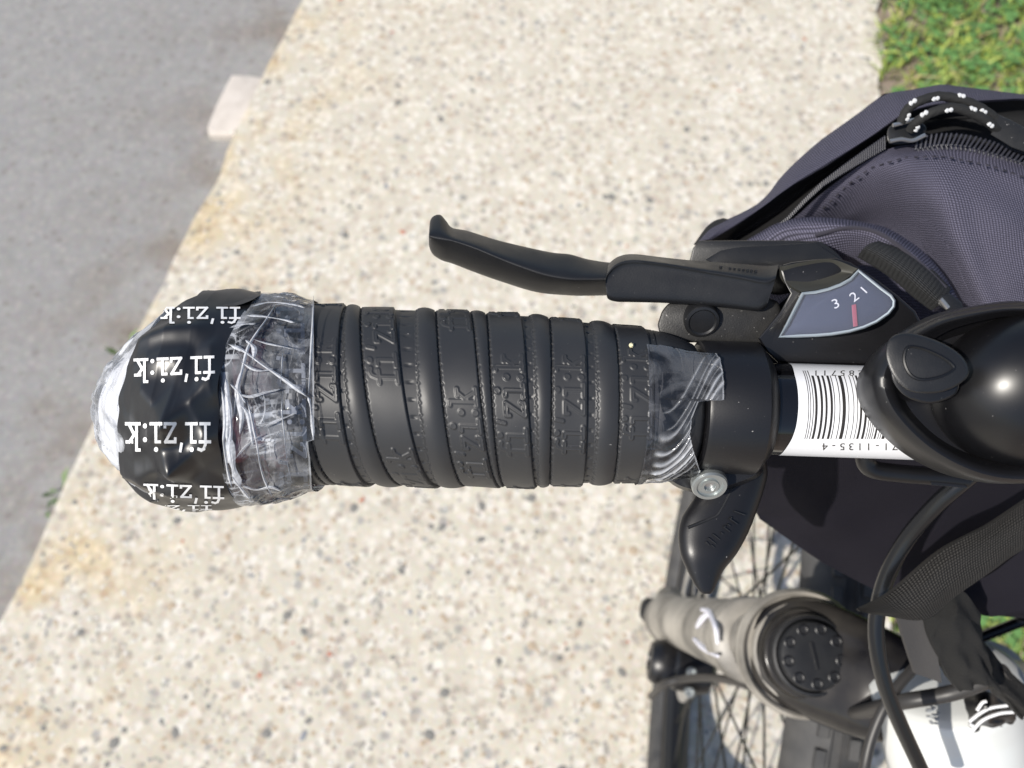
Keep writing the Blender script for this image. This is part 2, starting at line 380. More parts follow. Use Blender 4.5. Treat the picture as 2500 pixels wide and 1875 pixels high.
# the path: top sheet triangulated in strips so the stain attribute can follow its edge
mb = MB(); rows = []
for i, p in enumerate(left_edge):
    q = np.array([redge_x(p[1]) + .006 * math.sin(p[1] * 31) + .004 * math.sin(p[1] * 77), p[1], 0])
    ts = [0, .03, .07, .12, .2, .35, .5, .65, .8, .9, 1.0]
    rows.append([p + (q - p) * t for t in ts])
G = np.array(rows)
SLAB = .075
mb.grid(G)
topv = len(mb.v)
low = G[:, 0] + np.array([-.004, 0, -SLAB]); mb.grid(np.stack([G[:, 0], low]))
low2 = G[:, -1] + np.array([.004, 0, -SLAB]); mb.grid(np.stack([G[:, -1], low2]))
path = mb.build('concrete_path', M['concrete'], sharp=30, smooth=False); tag(path, kind='structure')
at = path.data.attributes.new('stain', 'FLOAT', 'POINT')
vals = [0.0] * len(path.data.vertices)
for i in range(len(rows)):
    for j, t in enumerate(ts): vals[i * len(ts) + j] = {0: 1, 1: 1, 2: .9, 3: .55, 4: .15}.get(j, 0)
at.data.foreach_set('value', vals)
# road
mb = MB(); nx = 30
RZ = -.06
Lr = np.array([[p[0], p[1], RZ] for p in left_edge]); rr = []
for p in Lr: rr.append([p + np.array([.06, 0, 0])] + [p - np.array([w, 0, 0]) for w in (.0, .05, .12, .25, .5, 1, 3, 9, 60)])
mb.grid(np.array(rr)); road = mb.build('road', M['asphalt'], smooth=False); tag(road, kind='structure')
at = road.data.attributes.new('stain', 'FLOAT', 'POINT'); n_ = 10
at.data.foreach_set('value', [{0: 1, 1: 1, 2: .8, 3: .5, 4: .2}.get(k % n_, 0.0) for k in range(len(road.data.vertices))])
mb = MB(); mb.add([(-250, -250, -.09), (250, -250, -.09), (250, 250, -.09), (-250, 250, -.09)], [(0, 1, 2, 3)])
tag(mb.build('ground', M['soil'], smooth=False), kind='structure')
# verge: bumpy soil sheet beside the path
mb = MB(); gx = np.concatenate([np.linspace(0, .9, 46), [1.5, 4, 20, 80]]); gy = np.concatenate([[-60, -8, -2], np.linspace(-.6, 2.2, 80), [4, 12, 60]])
Gv = np.zeros((len(gx), len(gy), 3))
for i, a in enumerate(gx):
    for j, b in enumerate(gy):
        Gv[i, j] = (redge_x(b) + a - .004, b, -.012 + (.008 * math.sin(a * 40 + b * 13) * math.sin(b * 37) + random.uniform(-.004, .004)) * (a < 1.2) * (a > 0))
mb.grid(Gv); tag(mb.build('verge', M['soil']), kind='structure')

# grass and clover leaves on the verge
def leaf_mat(name, c):
    m = mat(name, c, .55, col2=tuple(x * 1.45 for x in c), cscale=30, cfac=.5)
    p = m.node_tree.nodes['Principled BSDF']; p.inputs['Subsurface Weight'].default_value = 0
    return m
GR = [leaf_mat('grass_mid', (.16, .225, .048)), leaf_mat('grass_light', (.30, .36, .075)), leaf_mat('grass_dark', (.065, .125, .035)), leaf_mat('grass_straw', (.32, .27, .13)), leaf_mat('clover', (.09, .19, .055))]
mb = MB(); rg = random.Random(11)
def blade(x, y, z, h, w, m):
    a = rg.uniform(0, 6.283); dx, dy = math.cos(a), math.sin(a); bend = rg.uniform(.3, 1.1) * h; t = rg.uniform(0, 6.283); wx, wy = math.cos(t) * w, math.sin(t) * w
    v = []
    for k, f in ((0, 1), (.5, .85), (.85, .5)):
        cx, cy, cz = x + dx * bend * k * k, y + dy * bend * k * k, z + h * (k - .25 * k * k)
        v += [(cx - wx * f, cy - wy * f, cz), (cx + wx * f, cy + wy * f, cz)]
    v.append((x + dx * bend, y + dy * bend, z + h * .72))
    mb.add(v, [(0, 1, 3, 2), (2, 3, 5, 4), (4, 5, 6)], m)
def dens(x, y): return .5 + .5 * math.sin(x * 23 + 3 * math.sin(y * 9)) * math.sin(y * 19 + 2 * math.sin(x * 11))
cnt = 0
while cnt < 22000:
    y = rg.uniform(-.2, 2.0); a = rg.random() ** 1.3 * .75; x = redge_x(y) + a + rg.uniform(-.01, .01)
    if rg.random() > (.35 + .9 * dens(x, y)) * min(1, .25 + a * 9): continue
    mm = rg.choices([0, 1, 2, 3, 4], [.33, .36, .10, .07, .14])[0]
    if mm == 4: 
        h = rg.uniform(.012, .035); r = rg.uniform(.005, .010)
        for k in range(3):
            an = k * 2.09 + rg.random(); c = np.array([x + r * math.cos(an), y + r * math.sin(an), -.012 + h])
            ring = [c + np.array([r * .8 * math.cos(b), r * .8 * math.sin(b), rg.uniform(-.002, .002)]) for b in np.linspace(0, 6.283, 7)[:-1]]
            mb.add(ring, [tuple(range(6))], 4)
    else: blade(x, y, -.014, rg.uniform(.02, .06), rg.uniform(.0014, .0034), mm)
    cnt += 1
go = mb.build('grass', GR, sharp=0); tag(go, 'short grass and clover growing on the soil beside the pale path', 'grass', kind='stuff')

# aggregate pebbles: the largest ones singly, the small ones as one mass
def pebble_mesh(seed, m):
    r = random.Random(seed); b = MB(); n = 9
    yk = r.uniform(.5, .95); out = [(math.cos(t) * r.uniform(.75, 1.1), math.sin(t) * r.uniform(.7, 1.05) * yk) for t in np.linspace(0, 6.283, n, endpoint=False)]
    b.v = [(x, y, -.1) for x, y in out] + [(x * .75, y * .75, .12) for x, y in out] + [(0, 0, .18)]
    b.f = [(i, (i + 1) % n, n + (i + 1) % n, n + i) for i in range(n)] + [(n + i, n + (i + 1) % n, 2 * n) for i in range(n)]
    me = bpy.data.meshes.new('pebble'); me.from_pydata(b.v, [], b.f); me.materials.append(m)
    me.polygons.foreach_set('use_smooth', [True] * len(me.polygons)); return me, b
pm = [pebble_mesh(i, PEB[[0, 1, 2, 5, 1, 3, 0, 4, 1, 2][i]]) for i in range(10)]
rp = random.Random(21)
def path_point():
    while True:
        px, py = rp.uniform(-20, 2200), rp.uniform(-20, 1900); p = U(px, py, 0)
        lx = np.interp(p[1], [e[1] for e in left_edge][::-1], [e[0] for e in left_edge][::-1])
        if p[0] > lx + .012 and p[0] < redge_x(p[1]) - .02: return p
for k in range(290):
    me, _ = rp.choices(pm, [1.2, 1.4, 1.2, .35, 1.4, .35, 1.2, .5, 1.4, 1.0])[0]
    o = bpy.data.objects.new('pebble', me); C.objects.link(o); p = path_point(); s = rp.uniform(.0042, .0085)
    o.location = (p[0], p[1], .0004); o.scale = (s, s, s * .35); o.rotation_euler = (0, 0, rp.uniform(0, 6.28)); attach(o, path)
mb = MB()
for k in range(5200):
    _, b = rp.choices(pm, [.25, 1.2, 1.0, .2, 1.2, .08, .25, 3.0, 1.2, 1.0])[0]; i = [q[1] for q in pm].index(b)
    p = path_point(); s = rp.uniform(.0022, .0048); a = rp.uniform(0, 6.28); ca, sa = math.cos(a) * s, math.sin(a) * s
    mb.add([(p[0] + x * ca - y * sa, p[1] + x * sa + y * ca, .0003 + z * s * .35) for x, y, z in b.v], b.f, [0, 1, 2, 5, 1, 3, 0, 4, 1, 2][i])
tag(mb.build('small_pebbles', PEB, path), kind='stuff')

# pale stone block at the path edge
mb = MB()
P = [(566, 180), (612, 182), (645, 188), (622, 240), (592, 305), (572, 326), (540, 328), (508, 326), (506, 308), (524, 262), (543, 224)]
top = [U(x, y, -.042) for x, y in P]; cen = np.mean(top, 0)
rings = [[cen + (p - cen) * .93 + np.array([0, 0, .001]) for p in top], [p + np.array([0, 0, -.004]) for p in top], [cen + (p - cen) * 1.0 + np.array([0, 0, -.0175]) for p in top]]
mb.loft(rings)
o = mb.build('stone_block', M['stone'], sharp=40); tag(o, 'pale squarish stone block lying against the left edge of the concrete path', 'stone')

WEED = leaf_mat('weed_leaf', (.11, .16, .07))
def weed(px, py, label, n, seed):
    b = MB(); r = random.Random(seed); p = U(px, py, -.05); p[2] = RZ
    for k in range(n):
        a = r.uniform(0, 6.28); h = r.uniform(.012, .035); w = r.uniform(.003, .006); q = p + np.array([r.uniform(-.018, .018), r.uniform(-.02, .02), 0])
        d = np.array([math.cos(a), math.sin(a), 0]); s = np.array([-d[1], d[0], 0]) * w
        b.add([q, q + d * h * .5 - s + [0, 0, h * .6], q + d * h + [0, 0, h * .8], q + d * h * .5 + s + [0, 0, h * .6]], [(0, 1, 2, 3)])
    o = b.build('weed', WEED, sharp=0); tag(o, label, 'weed', 'weeds at the left path edge')
weed(322, 842, 'small green weed at the path edge just above the taped grip end', 5, 1)
weed(128, 1215, 'small faint green weed at the path edge below the taped grip end', 9, 2)

# ------------------------------------------------------------------ bicycle
WHEEL_Y0 = .146
def plane_x(y): return .1905 + .185 * y
bike = empty('bicycle', (float(plane_x(.18)), .18, 0), 'black and white bicycle with a taped grip, bell and shifter, standing on the concrete path', 'bicycle')

# --- bar axis frame
def axis_py(px): return 945 + (px - 250) * .0325
def axis_pt(px): return U(px, axis_py(px), 1.0)
A0, A1 = axis_pt(250), axis_pt(2250)
axv = unit(A1 - A0)
def on_axis(px):
    k = (px - 1250) / F * cR - (axis_py(px) - 937.5) / F * cU + cF
    # closest point on the bar axis to that pixel ray
    w = A0 - CAM; kk = unit(k); b = axv.dot(kk); s = (b * kk.dot(w) - axv.dot(w)) / (1 - b * b)
    return A0 + s * axv
nv_ = CAM - A0; nv_ = unit(nv_ - axv * axv.dot(nv_))     # from the bar towards the camera
dv_ = np.cross(axv, nv_); dv_ = dv_ if dv_.dot(cU) < 0 else -dv_   # picture-down
PXM = np.dot(axis_pt(1250) - CAM, cF) / F               # metres per pixel at the bar
def cyl(px, phi, rpx):
    """point on a round surface about the bar: phi 0 faces the camera, +90 is picture-down"""
    return on_axis(px) + rpx * PXM * (math.cos(phi) * nv_ + math.sin(phi) * dv_)
S0 = on_axis(0); PXV = (on_axis(2000) - S0) / 2000
def cyl_np(px, phi, r):
    return S0 + px[..., None] * PXV + (r * PXM)[..., None] * (np.cos(phi)[..., None] * nv_ + np.sin(phi)[..., None] * dv_)
def lathe_px(prof, n=48, mbx=None, caps=True, mat=0, rough=0, off=0, seed=0):
    b = mbx or MB(); th = np.linspace(-math.pi, math.pi, n, endpoint=False)
    G = []
    for px, r in prof: G.append(cyl_np(np.full(n, float(px)), th, np.full(n, float(r))) + off * PXM * dv_)
    b.loft(G, caps=caps, mat=mat); return b

def proj(P):
    k = P - CAM; d = k @ cF
    return 1250 + F * (k @ cR) / d, 937.5 - F * (k @ cU) / d
def solve(fn, xs, ys, r0, it=14):
    """find (px, phi) of the surface fn under photo pixels xs, ys"""
    xs, ys = np.broadcast_arrays(np.asarray(xs, float), np.asarray(ys, float))
    px = xs + 0.0; y = (ys - axis_py(xs)) * .9
    for _ in range(it):
        phi = np.arcsin(np.clip(y / r0, -.995, .995)); a, b = proj(fn(px, phi))
        px = px + .85 * (xs - a); y = np.clip(y + .75 * (ys - b), -.999 * r0, .999 * r0)
    return px, np.arcsin(np.clip(y / r0, -.995, .995))
def bar_fn(r): return lambda px, phi: cyl_np(np.asarray(px, float), np.asarray(phi, float), np.full(np.shape(px), float(r)))
# --- lettering strokes of the tape's mark
GL = {'f': (.92, [[(.45, 0), (.45, 1.12), (.55, 1.38), (.72, 1.46), (.92, 1.40)], [(.14, 1), (.82, 1)], [(.18, 0), (.78, 0)]], []),
      'i': (.92, [[(.47, 0), (.47, 1), (.20, 1)], [(.12, 0), (.82, 0)]], [(.45, 1.42)]),
      "'": (.50, [[(.30, 1.5), (.22, 1.12)]], []),
      'z': (.98, [[(.14, .82), (.14, 1), (.80, 1), (.14, 0), (.84, 0), (.84, .18)]], []),
      ':': (.55, [], [(.28, .12), (.28, .88)]),
      'k': (1.05, [[(.10, 1.45), (.30, 1.45), (.30, 0)], [(.10, 0), (.52, 0)], [(.30, .42), (.78, 1)], [(.60, 1), (.96, 1)], [(.46, .60), (.82, 0)], [(.68, 0), (1.0, 0)]], [])}
MARK = "fi'zi:k"
def mark_strokes():
    x = 0; S = []; Dt = []
    for ch in MARK:
        w, st, dt = GL[ch]
        for s in st: S.append([(a + x, b) for a, b in s])
        for a, b in dt: Dt.append((a + x, b))
        x += w
    return S, Dt, x
MS, MD, MW = mark_strokes()
def stroke_mesh(b, S, Dt, w, mp, mat=0, dot=.16):
    """flat printed strokes laid on a surface: mp(u, v, lift) -> point"""
    lift = 0.0
    for s in S:
        s = np.array(s, float)
        for a, c in zip(s[:-1], s[1:]):
            lift = (lift + .000004) % .00006
            e = c - a; l = np.linalg.norm(e); e /= l; n = np.array([-e[1], e[0]]) * w / 2; a2 = a - e * w * .42; c2 = c + e * w * .42
            k = max(2, int(l / .2) + 1); pts = [a2 + (c2 - a2) * t for t in np.linspace(0, 1, k)]
            b.add([mp(*(p + n * q), lift) for p in pts for q in (-1, 1)], [(2 * i, 2 * i + 1, 2 * i + 3, 2 * i + 2) for i in range(k - 1)], mat)
    for c in Dt:
        b.add([mp(c[0] + dot * math.cos(t), c[1] + dot * math.sin(t), lift) for t in np.linspace(0, 6.283, 12, endpoint=False)], [tuple(range(12))], mat)

# --- handlebar tube
mb = lathe_px([(440, 70), (445, 108), (1700, 111), (2250, 111), (3300, 111), (3302, 100)], 40)
bar = mb.build('handlebar', M['bar'], bike)

# --- wound grip tape: one continuous relief surface
SEG = [('band', 640, 690, 745, 825, 500), ('pad', 745, 825, 762, 845, None), ('band', 762, 845, 845, 925, 31), ('strip', 845, 925, 846, 947, None), ('pad', 846, 947, 879, 1001, None),
       ('band', 879, 1001, 962, 1089, -6), ('strip', 962, 1089, 1016, 1093, None), ('pad', 1016, 1093, 1060, 1152, None), ('band', 1060, 1152, 1144, 1238, 59), ('pad', 1144, 1238, 1183, 1246, None),
       ('band', 1183, 1246, 1266, 1325, 37), ('strip', 1266, 1325, 1290, 1328, None), ('pad', 1290, 1328, 1337, 1353, None), ('band', 1337, 1353, 1417, 1434, 35), ('strip', 1417, 1434, 1437, 1451, None),
       ('pad', 1437, 1451, 1488, 1502, None), ('band', 1488, 1502, 1566, 1583, 25)]
phis = np.radians(np.concatenate([np.linspace(-180, -100, 22, endpoint=False), np.linspace(-100, 100, 400), np.linspace(100, 180, 23)[1:]]))
xs = np.arange(640, 1584.5, 1.6)
X, PH = np.meshgrid(xs, phis, indexing='ij')
Rb = np.interp(X, [600, 700, 900, 1100, 1300, 1430, 1583], [236, 214, 212, 209, 204, 194, 180])
H = np.zeros_like(X); TXT = np.zeros_like(X); covered = np.zeros(X.shape, bool)
def bnd(T, B): return (T + B) / 2 + (B - T) / 2 * (PH / (math.pi / 2))
jit = 2.2 * np.sin(PH * 95) + 1.6 * np.sin(PH * 61 + 1) + 1.2 * np.sin(PH * 151 + 2)
UNIT = 4.05
for ty, lt, lb, rt, rb, fphi in SEG:
    xl, xr = bnd(lt, lb), bnd(rt, rb); w = np.maximum(xr - xl, .5); t = (X - xl) / w; ins = (t >= 0) & (t < 1)
    covered |= ins
    if ty == 'band':
        h = 4.0 + 4.0 * t - 1.5 * np.exp(-((X - xl) / 5) ** 2)
        h -= 4.0 * np.exp(-((X - xl - 2 + jit * .55) / 2.9) ** 2)            # stitched groove on its left
        h -= 3.0 * np.clip((t - .965) / .035, 0, 1) ** 2
        u0 = math.radians(fphi)
        for rep in (-1, 0, 1):
            uu = (u0 + rep * math.radians(104) - PH) * 20.6 / UNIT; vv = (xr - 9 - X) / 10 / UNIT
            near = ins & (uu > -.4) & (uu < MW + .4)
            if not near.any(): continue
            a, c = uu[near], vv[near]; dist = np.full(a.shape, 9.0)
            for s in MS:
                for (x1, y1), (x2, y2) in zip(s[:-1], s[1:]):
                    ex, ey = x2 - x1, y2 - y1; q = np.clip(((a - x1) * ex + (c - y1) * ey) / (ex * ex + ey * ey), 0, 1)
                    dist = np.minimum(dist, np.hypot(a - x1 - q * ex, c - y1 - q * ey))
            for x1, y1 in MD: dist = np.minimum(dist, np.maximum(0, np.hypot(a - x1, c - y1) - .07))
            wear = .85 + .3 * np.sin(PH[near] * 5 + lt)
            e = 2.5 * np.clip((.135 - dist) / .05, 0, 1) + 0.9 * np.exp(-((dist - .10) / .035) ** 2)
            h[near] += e * wear
            TXT[near] += (dist < .15)
    elif ty == 'pad':
        am = np.minimum(1, w / 34)
        h = 4.0 + 5.5 * am * np.sin(np.pi * np.clip(t, 0, 1)) ** .8 - 3.2 * np.exp(-((X - xl - 2 + jit * .6) / 2.9) ** 2)
    else: h = np.full_like(X, 1.0) - 2.2 * (np.sin(PH * 34 + lt) > .80) * np.exp(-((t - .5) / .22) ** 2)
    H = np.where(ins, h, H)
H = np.where(covered, H, 3)
H += .5 * np.sin(X * .05 + PH * 4) * np.sin(PH * 7 - X * .02) + np.random.normal(0, .015, X.shape)
V = cyl_np(X, PH, Rb + H)
mb = MB(); mb.grid(V, close_v=True)
mb.f.append(tuple((len(xs) - 1) * len(phis) + j for j in range(len(phis)))); mb.m.append(0)
tape = mb.build('grip_tape', M['tape'], bike, sharp=60); tag(tape, 'black stitched rubber tape wound in spirals, embossed with raised lettering')
# crumb of grit on the tape
mb = MB(); c = cyl(1519, math.radians(-43), 196); mb.lathe(c, nv_, [(.0003, -.0003), (.0006, 0), (.0003, .0005)], 7)
mb.build('grit_speck', mat('grit', (.72, .66, .42), .8), tape)
# core of rolled tape ends beyond the last wind
mb = lathe_px([(1560, 170), (1590, 182), (1620, 176), (1650, 166), (1685, 152), (1700, 130), (1702, 100)], 40)
mb.build('tape_core', M['tape'], bike)

# --- bulging end of the grip
def bulb_r(px): return np.interp(px, [248, 254, 266, 283, 306, 336, 370, 407, 440, 470, 502, 560, 600, 660, 720, 768, 820], [6, 38, 70, 99, 131, 163, 193, 221, 241, 254, 263, 266, 262, 251, 239, 228, 222.5])
def bulb_off(px): return np.interp(px, [248, 283, 320, 360, 410, 470, 502, 560, 640, 768], [36, 52, 54, 50, 42, 32, 26, 19, 14, 5])
def bulb_pt(px, phi, extra=0.0):
    px = np.asarray(px, float); phi = np.asarray(phi, float); r = bulb_r(px) + extra
    return cyl_np(px, phi, r) + (bulb_off(px) * PXM)[..., None] * dv_
# tape body under the film
xs2 = np.linspace(470, 768, 90); ph2 = np.linspace(-math.pi, math.pi, 200, endpoint=False)
X2, P2 = np.meshgrid(xs2, ph2, indexing='ij')
ex = -12 + 4 * np.sin(X2 * .06 + P2 * 2.3) + 2 * np.sin(X2 * .021 - P2 * 5) - 22 * np.clip((610 - X2) / 70, 0, 1)
mb = MB(); mb.grid(bulb_pt(X2, P2, ex), close_v=True)
und = mb.build('inner_tape', M['maroon'], bike); tag(und, 'dark maroon and black tape winding under clear film')
mb = MB()
for base, y0, un in ((742, 962, 41), (742, 1215, 41)):
    def mp(u, v, l, base=base, y0=y0, un=un):
        ys_ = y0 - u * un; xs_ = base - v * un + (ys_ - 967) * .02
        px, ph = solve(lambda a, c: bulb_pt(a, c, 1), np.array([xs_]), np.array([ys_]), float(bulb_r(xs_)) + 1)
        return bulb_pt(px, ph, 1.0 + l * 1e4 * .5)[0]
    stroke_mesh(mb, MS, MD, .24, mp)
mb.build('lettering', M['grey_print'], und)

# black printed vinyl band with wavy borders
Lpx = [(470, 740), (401, 771), (355, 799), (343, 819), (341, 847), (319, 871), (309, 914), (287, 978), (293, 1006), (281, 1070), (287, 1105), (299, 1141), (301, 1177), (331, 1193), (379, 1226)]
Rpx = [(637, 716), (606, 752), (578, 795), (556, 839), (540, 918), (537, 970), (537, 1038), (542, 1117), (554, 1185), (574, 1222)]
def border(P):
    P = np.array(P, float); px, ph = solve(lambda a, b: bulb_pt(a, b, 6), P[:, 0], P[:, 1], bulb_r(P[:, 0]) + 6); o = np.argsort(ph); return ph[o], px[o]
ph3 = np.linspace(-2.9, 2.9, 300); nx3 = 130
a, b_ = border(Lpx); lx = np.interp(ph3, np.concatenate([[-3], a, [3]]), np.concatenate([[470], b_, [420]]))
a, b_ = border(Rpx); rx = np.interp(ph3, np.concatenate([[-3], a, [3]]), np.concatenate([[640], b_, [600]]))
k3 = np.ones(5) / 5; lx = np.convolve(np.pad(lx, 2, 'edge'), k3, 'valid'); rx = np.convolve(np.pad(rx, 2, 'edge'), k3, 'valid')
tt = np.linspace(0, 1, nx3)[:, None]; X3 = lx[None] * (1 - tt) + rx[None] * tt; P3 = np.broadcast_to(ph3[None], X3.shape)
CG = np.meshgrid(np.linspace(250, 680, 216), np.linspace(-3.1, 3.1, 320), indexing='ij')
_r = np.random.RandomState(17); CH = np.zeros_like(CG[0]); _u, _v = CG[0] / 100, CG[1] * 2.6
for k in range(9):
    th_ = _r.uniform(0, math.pi); f_ = _r.uniform(.35, 1.0); q_ = (_u * math.cos(th_) + _v * math.sin(th_)) * f_ + _r.uniform(0, 9) + .3 * np.sin(_u * 1.1 + k) + .3 * np.sin(_v * .9 + 2 * k)
    CH += np.abs(q_ - np.round(q_)) / f_ ** .7 * np.clip(.3 + np.sin(_u * 1.2 + 1.7 * k) * np.sin(_v * .8 + k), 0, 1)
for _ in range(3):
    CH = (np.roll(CH, 1, 0) + CH + np.roll(CH, -1, 0)) / 3; CH = (np.roll(CH, 1, 1) + CH + np.roll(CH, -1, 1)) / 3
CH = np.clip((CH - CH.mean()) * 6, -3, 4)
for (x1, y1), (x2, y2), hh, ww in (((350, 955), (425, 1028), 11, 42), ((505, 950), (425, 1028), 11, 42), ((425, 1028), (335, 1085), 9, 36), ((385, 1060), (436, 1125), 9, 34), ((505, 1070), (436, 1125), 11, 38), ((436, 1125), (425, 1185), 7, 30),
                                   ((310, 900), (430, 878), 7, 30), ((350, 838), (480, 805), 6, 30), ((305, 1150), (410, 1128), 8, 32), ((515, 850), (528, 960), 6, 26), ((455, 1160), (545, 1200), 6, 30), ((478, 985), (512, 1050), 7, 28), ((360, 1180), (450, 1205), 6, 28), ((425, 1028), (430, 930), 6, 30)):
    px_, ph_ = solve(lambda a, c: bulb_pt(a, c, 6), np.array([x1, x2]), np.array([y1, y2]), bulb_r(np.array([x1, x2])) + 6)
    ax_, ay_, ex_, ey_ = px_[0], ph_[0] * 250, px_[1] - px_[0], (ph_[1] - ph_[0]) * 250
    q_ = np.clip(((CG[0] - ax_) * ex_ + (CG[1] * 250 - ay_) * ey_) / (ex_ ** 2 + ey_ ** 2), 0, 1)
    hh *= 2.1; ww *= 1.3
    CH += hh * np.clip(1 - np.hypot(CG[0] - ax_ - q_ * ex_, CG[1] * 250 - ay_ - q_ * ey_) / ww, 0, 1) ** 1.15
for _ in range(2):
    CH = (np.roll(CH, 1, 0) + CH + np.roll(CH, -1, 0)) / 3; CH = (np.roll(CH, 1, 1) + CH + np.roll(CH, -1, 1)) / 3
CH = CH - 2
def crumple(X, P):
    X = np.asarray(X, float); P = np.asarray(P, float); w = np.clip((580 - X) / 200, 0, 1)
    q = 7 * w ** 1.2 * np.sin(P * 9 + .6 + .9 * np.sin(X * .02)) + 3.5 * w * np.sin(P * 17 + X * .012)
    fx = np.clip((X - 250) / 2.0, 0, 214.999); fy = np.clip((P + 3.1) / 6.2 * 319, 0, 318.999); ix, iy = fx.astype(int), fy.astype(int); tx, ty = fx - ix, fy - iy
    return q + CH[ix, iy] * (1 - tx) * (1 - ty) + CH[ix + 1, iy] * tx * (1 - ty) + CH[ix, iy + 1] * (1 - tx) * ty + CH[ix + 1, iy + 1] * tx * ty
E3 = 6 + crumple(X3, P3)
V3 = bulb_pt(X3, P3, E3); mb = MB(); mb.grid(V3)
V3b = bulb_pt(X3, P3, E3 - 2.2); mb.grid(V3b[::-1])
for a, b_ in ((V3[0], V3b[0]), (V3[-1], V3b[-1])): mb.grid(np.stack([a, b_]))
vin = mb.build('finishing_tape', M['print_tape'], bike, sharp=70); tag(vin, 'shiny black vinyl tape with white printing and wrinkled edges')
for xr_, yc, un, uv_, sl_ in ((590, 770, 34, 25, .0), (527, 898, 34.2, 37, -.04), (518, 1066, 36.2, 44, .0), (550, 1208, 34, 27, .03), (520, 1240, 34, 9, .0)):
    b = MB()
    def mp(u, v, l, xr_=xr_, yc=yc, un=un, uv_=uv_, sl_=sl_):
        xs_, ys_ = xr_ - u * un, yc + (v - .72) * uv_ - u * un * sl_
        r0 = float(bulb_r(xs_)) + 6; px, ph = solve(lambda a, c: bulb_pt(a, c, 7 + crumple(np.asarray(a, float), np.asarray(c, float))), np.array([xs_]), np.array([ys_]), r0)
        return bulb_pt(px, ph, 7.7 + crumple(px, ph) + l * 1e4 * .6)[0]
    stroke_mesh(b, MS, MD, .18, mp, dot=.14); b.build('lettering', M['white_print'], vin)
# lifted end flap of the vinyl at the top
mb = MB()
def flap_rows(pts): return [[(x, y, d) for x, y, d in r] for r in pts]
px_patch(mb, [[(505, 712, .1985), (450, 735, .1975), (408, 768, .2)], [(512, 720, .196), (470, 752, .194), (420, 786, .197)], [(507, 752, .192), (478, 775, .189), (424, 789, .193)]], 14, 14, .0004, wob=.0002)
px_patch(mb, [[(506, 708, .202), (570, 716, .202), (636, 711, .203)], [(516, 728, .194), (572, 730, .194), (632, 722, .195)], [(535, 747, .189), (575, 746, .189), (608, 736, .19)]], 14, 16, .0004, wob=.0002)
o = mb.build('tape_flap', M['tape'], vin)

def folds(a, b, seed, n=14, f0=.6, f1=2.6):
    """sharp paper-like creases: piecewise-flat relief, heights about 0..1"""
    r = np.random.RandomState(seed); h = np.zeros_like(a)
    for k in range(n):
        th_ = r.uniform(0, math.pi); f = r.uniform(f0, f1); u = (a * math.cos(th_) + b * math.sin(th_)) * f + r.uniform(0, 9)
        u = u + .35 * np.sin(a * r.uniform(.5, 1.5) + r.uniform(0, 6)) + .35 * np.sin(b * r.uniform(.5, 1.5) + r.uniform(0, 6))
        h += np.abs(u - np.round(u)) * 2 / f ** .6 * (.3 + .7 * (np.sin(a * 1.3 + k) * np.sin(b * 1.7 + 2 * k) > -.2))
    return h / n ** .5
def set_crease(o, c):
    at = o.data.attributes.new('crease', 'FLOAT', 'POINT'); v = np.zeros(len(o.data.vertices)); c = np.ravel(c); v[:len(c)] = c; at.data.foreach_set('value', v)
def lap(h):
    q = np.abs(np.roll(h, 1, 0) + np.roll(h, -1, 0) - 2 * h) + np.abs(np.roll(h, 1, 1) + np.roll(h, -1, 1) - 2 * h); q[0] = q[-1] = 0; q[:, 0] = q[:, -1] = 0
    return q
# crumpled film on the very end of the grip
n = 220; ph7 = np.linspace(-math.pi, math.pi, n, endpoint=False); xs7 = np.concatenate([np.linspace(249, 320, 80), np.linspace(322, 440, 50)])
X7, P7 = np.meshgrid(xs7, ph7, indexing='ij')
h7 = folds(X7 / 55, P7 * 2.0, 5, 10, .3, 1.1); amp = np.clip((430 - X7) / 90, 0, 1)
e7 = (h7 - h7.mean()) * 12 * amp + 8 * amp * np.abs(np.sin(P7 * 6.5 + np.sin(X7 * .05)))
mb = MB(); mb.loft(bulb_pt(X7, P7, e7 - 3), caps=True)
o = mb.build('plastic_wrap', M['wrap'], bike, sharp=24); tag(o, 'crumpled clear plastic film on the grip end')
set_crease(o, np.clip(lap(h7) * 6 - .15, 0, .35))
mb = MB(); G = []
for x_, k_ in ((262, .3), (276, .7), (300, .85), (330, .9), (380, .92), (440, .93), (480, .9)): G.append(bulb_pt(np.full(40, float(x_)), np.linspace(-math.pi, math.pi, 40, endpoint=False), -float(bulb_r(x_)) * (1 - k_)))
mb.loft(G); mb.build('end_plug', mat('white_plug', (.66, .67, .68), .5), bike)

# clear tape over the bulge
ph4 = np.linspace(-2.9, 2.9, 520); lb4 = np.interp(ph4, ph3, rx)
ry_ = np.array([722, 760, 820, 880, 940, 1000, 1050, 1074, 1078, 1120, 1160, 1195]); rxs = np.array([764, 765, 766, 767, 767, 767, 767, 767, 752, 757, 760, 762])
px_, ph_ = solve(lambda a, c: bulb_pt(a, c, 6), rxs, ry_, bulb_r(rxs) + 6); rb4 = np.interp(ph4, ph_, px_)
X4 = (lb4 - 4)[None] + np.linspace(0, 1, 170)[:, None] * (rb4 - lb4 + 4)[None]; P4 = np.broadcast_to(ph4[None], X4.shape); E4 = rb4[None] - X4; S4 = X4 - lb4[None]
a4, b4 = X4 / 48, P4 * 4.6
h4 = folds(a4, b4, 12, 8, .22, .8); h4b = folds(a4, b4, 31, 6, .8, 1.6)
long_ = 1 - np.abs(((a4 * .9 + .25 * np.sin(b4 * .8)) % 1.3) / .65 - 1)      # pleats running round the grip
fe = np.clip((h4 - np.percentile(h4, 3)) * 7.5, 0, 11) + 3 * long_ ** 2
fe = 4.5 + fe * np.clip(E4 / 60, .2, 1) * np.clip(S4 / 45, 0, 1)
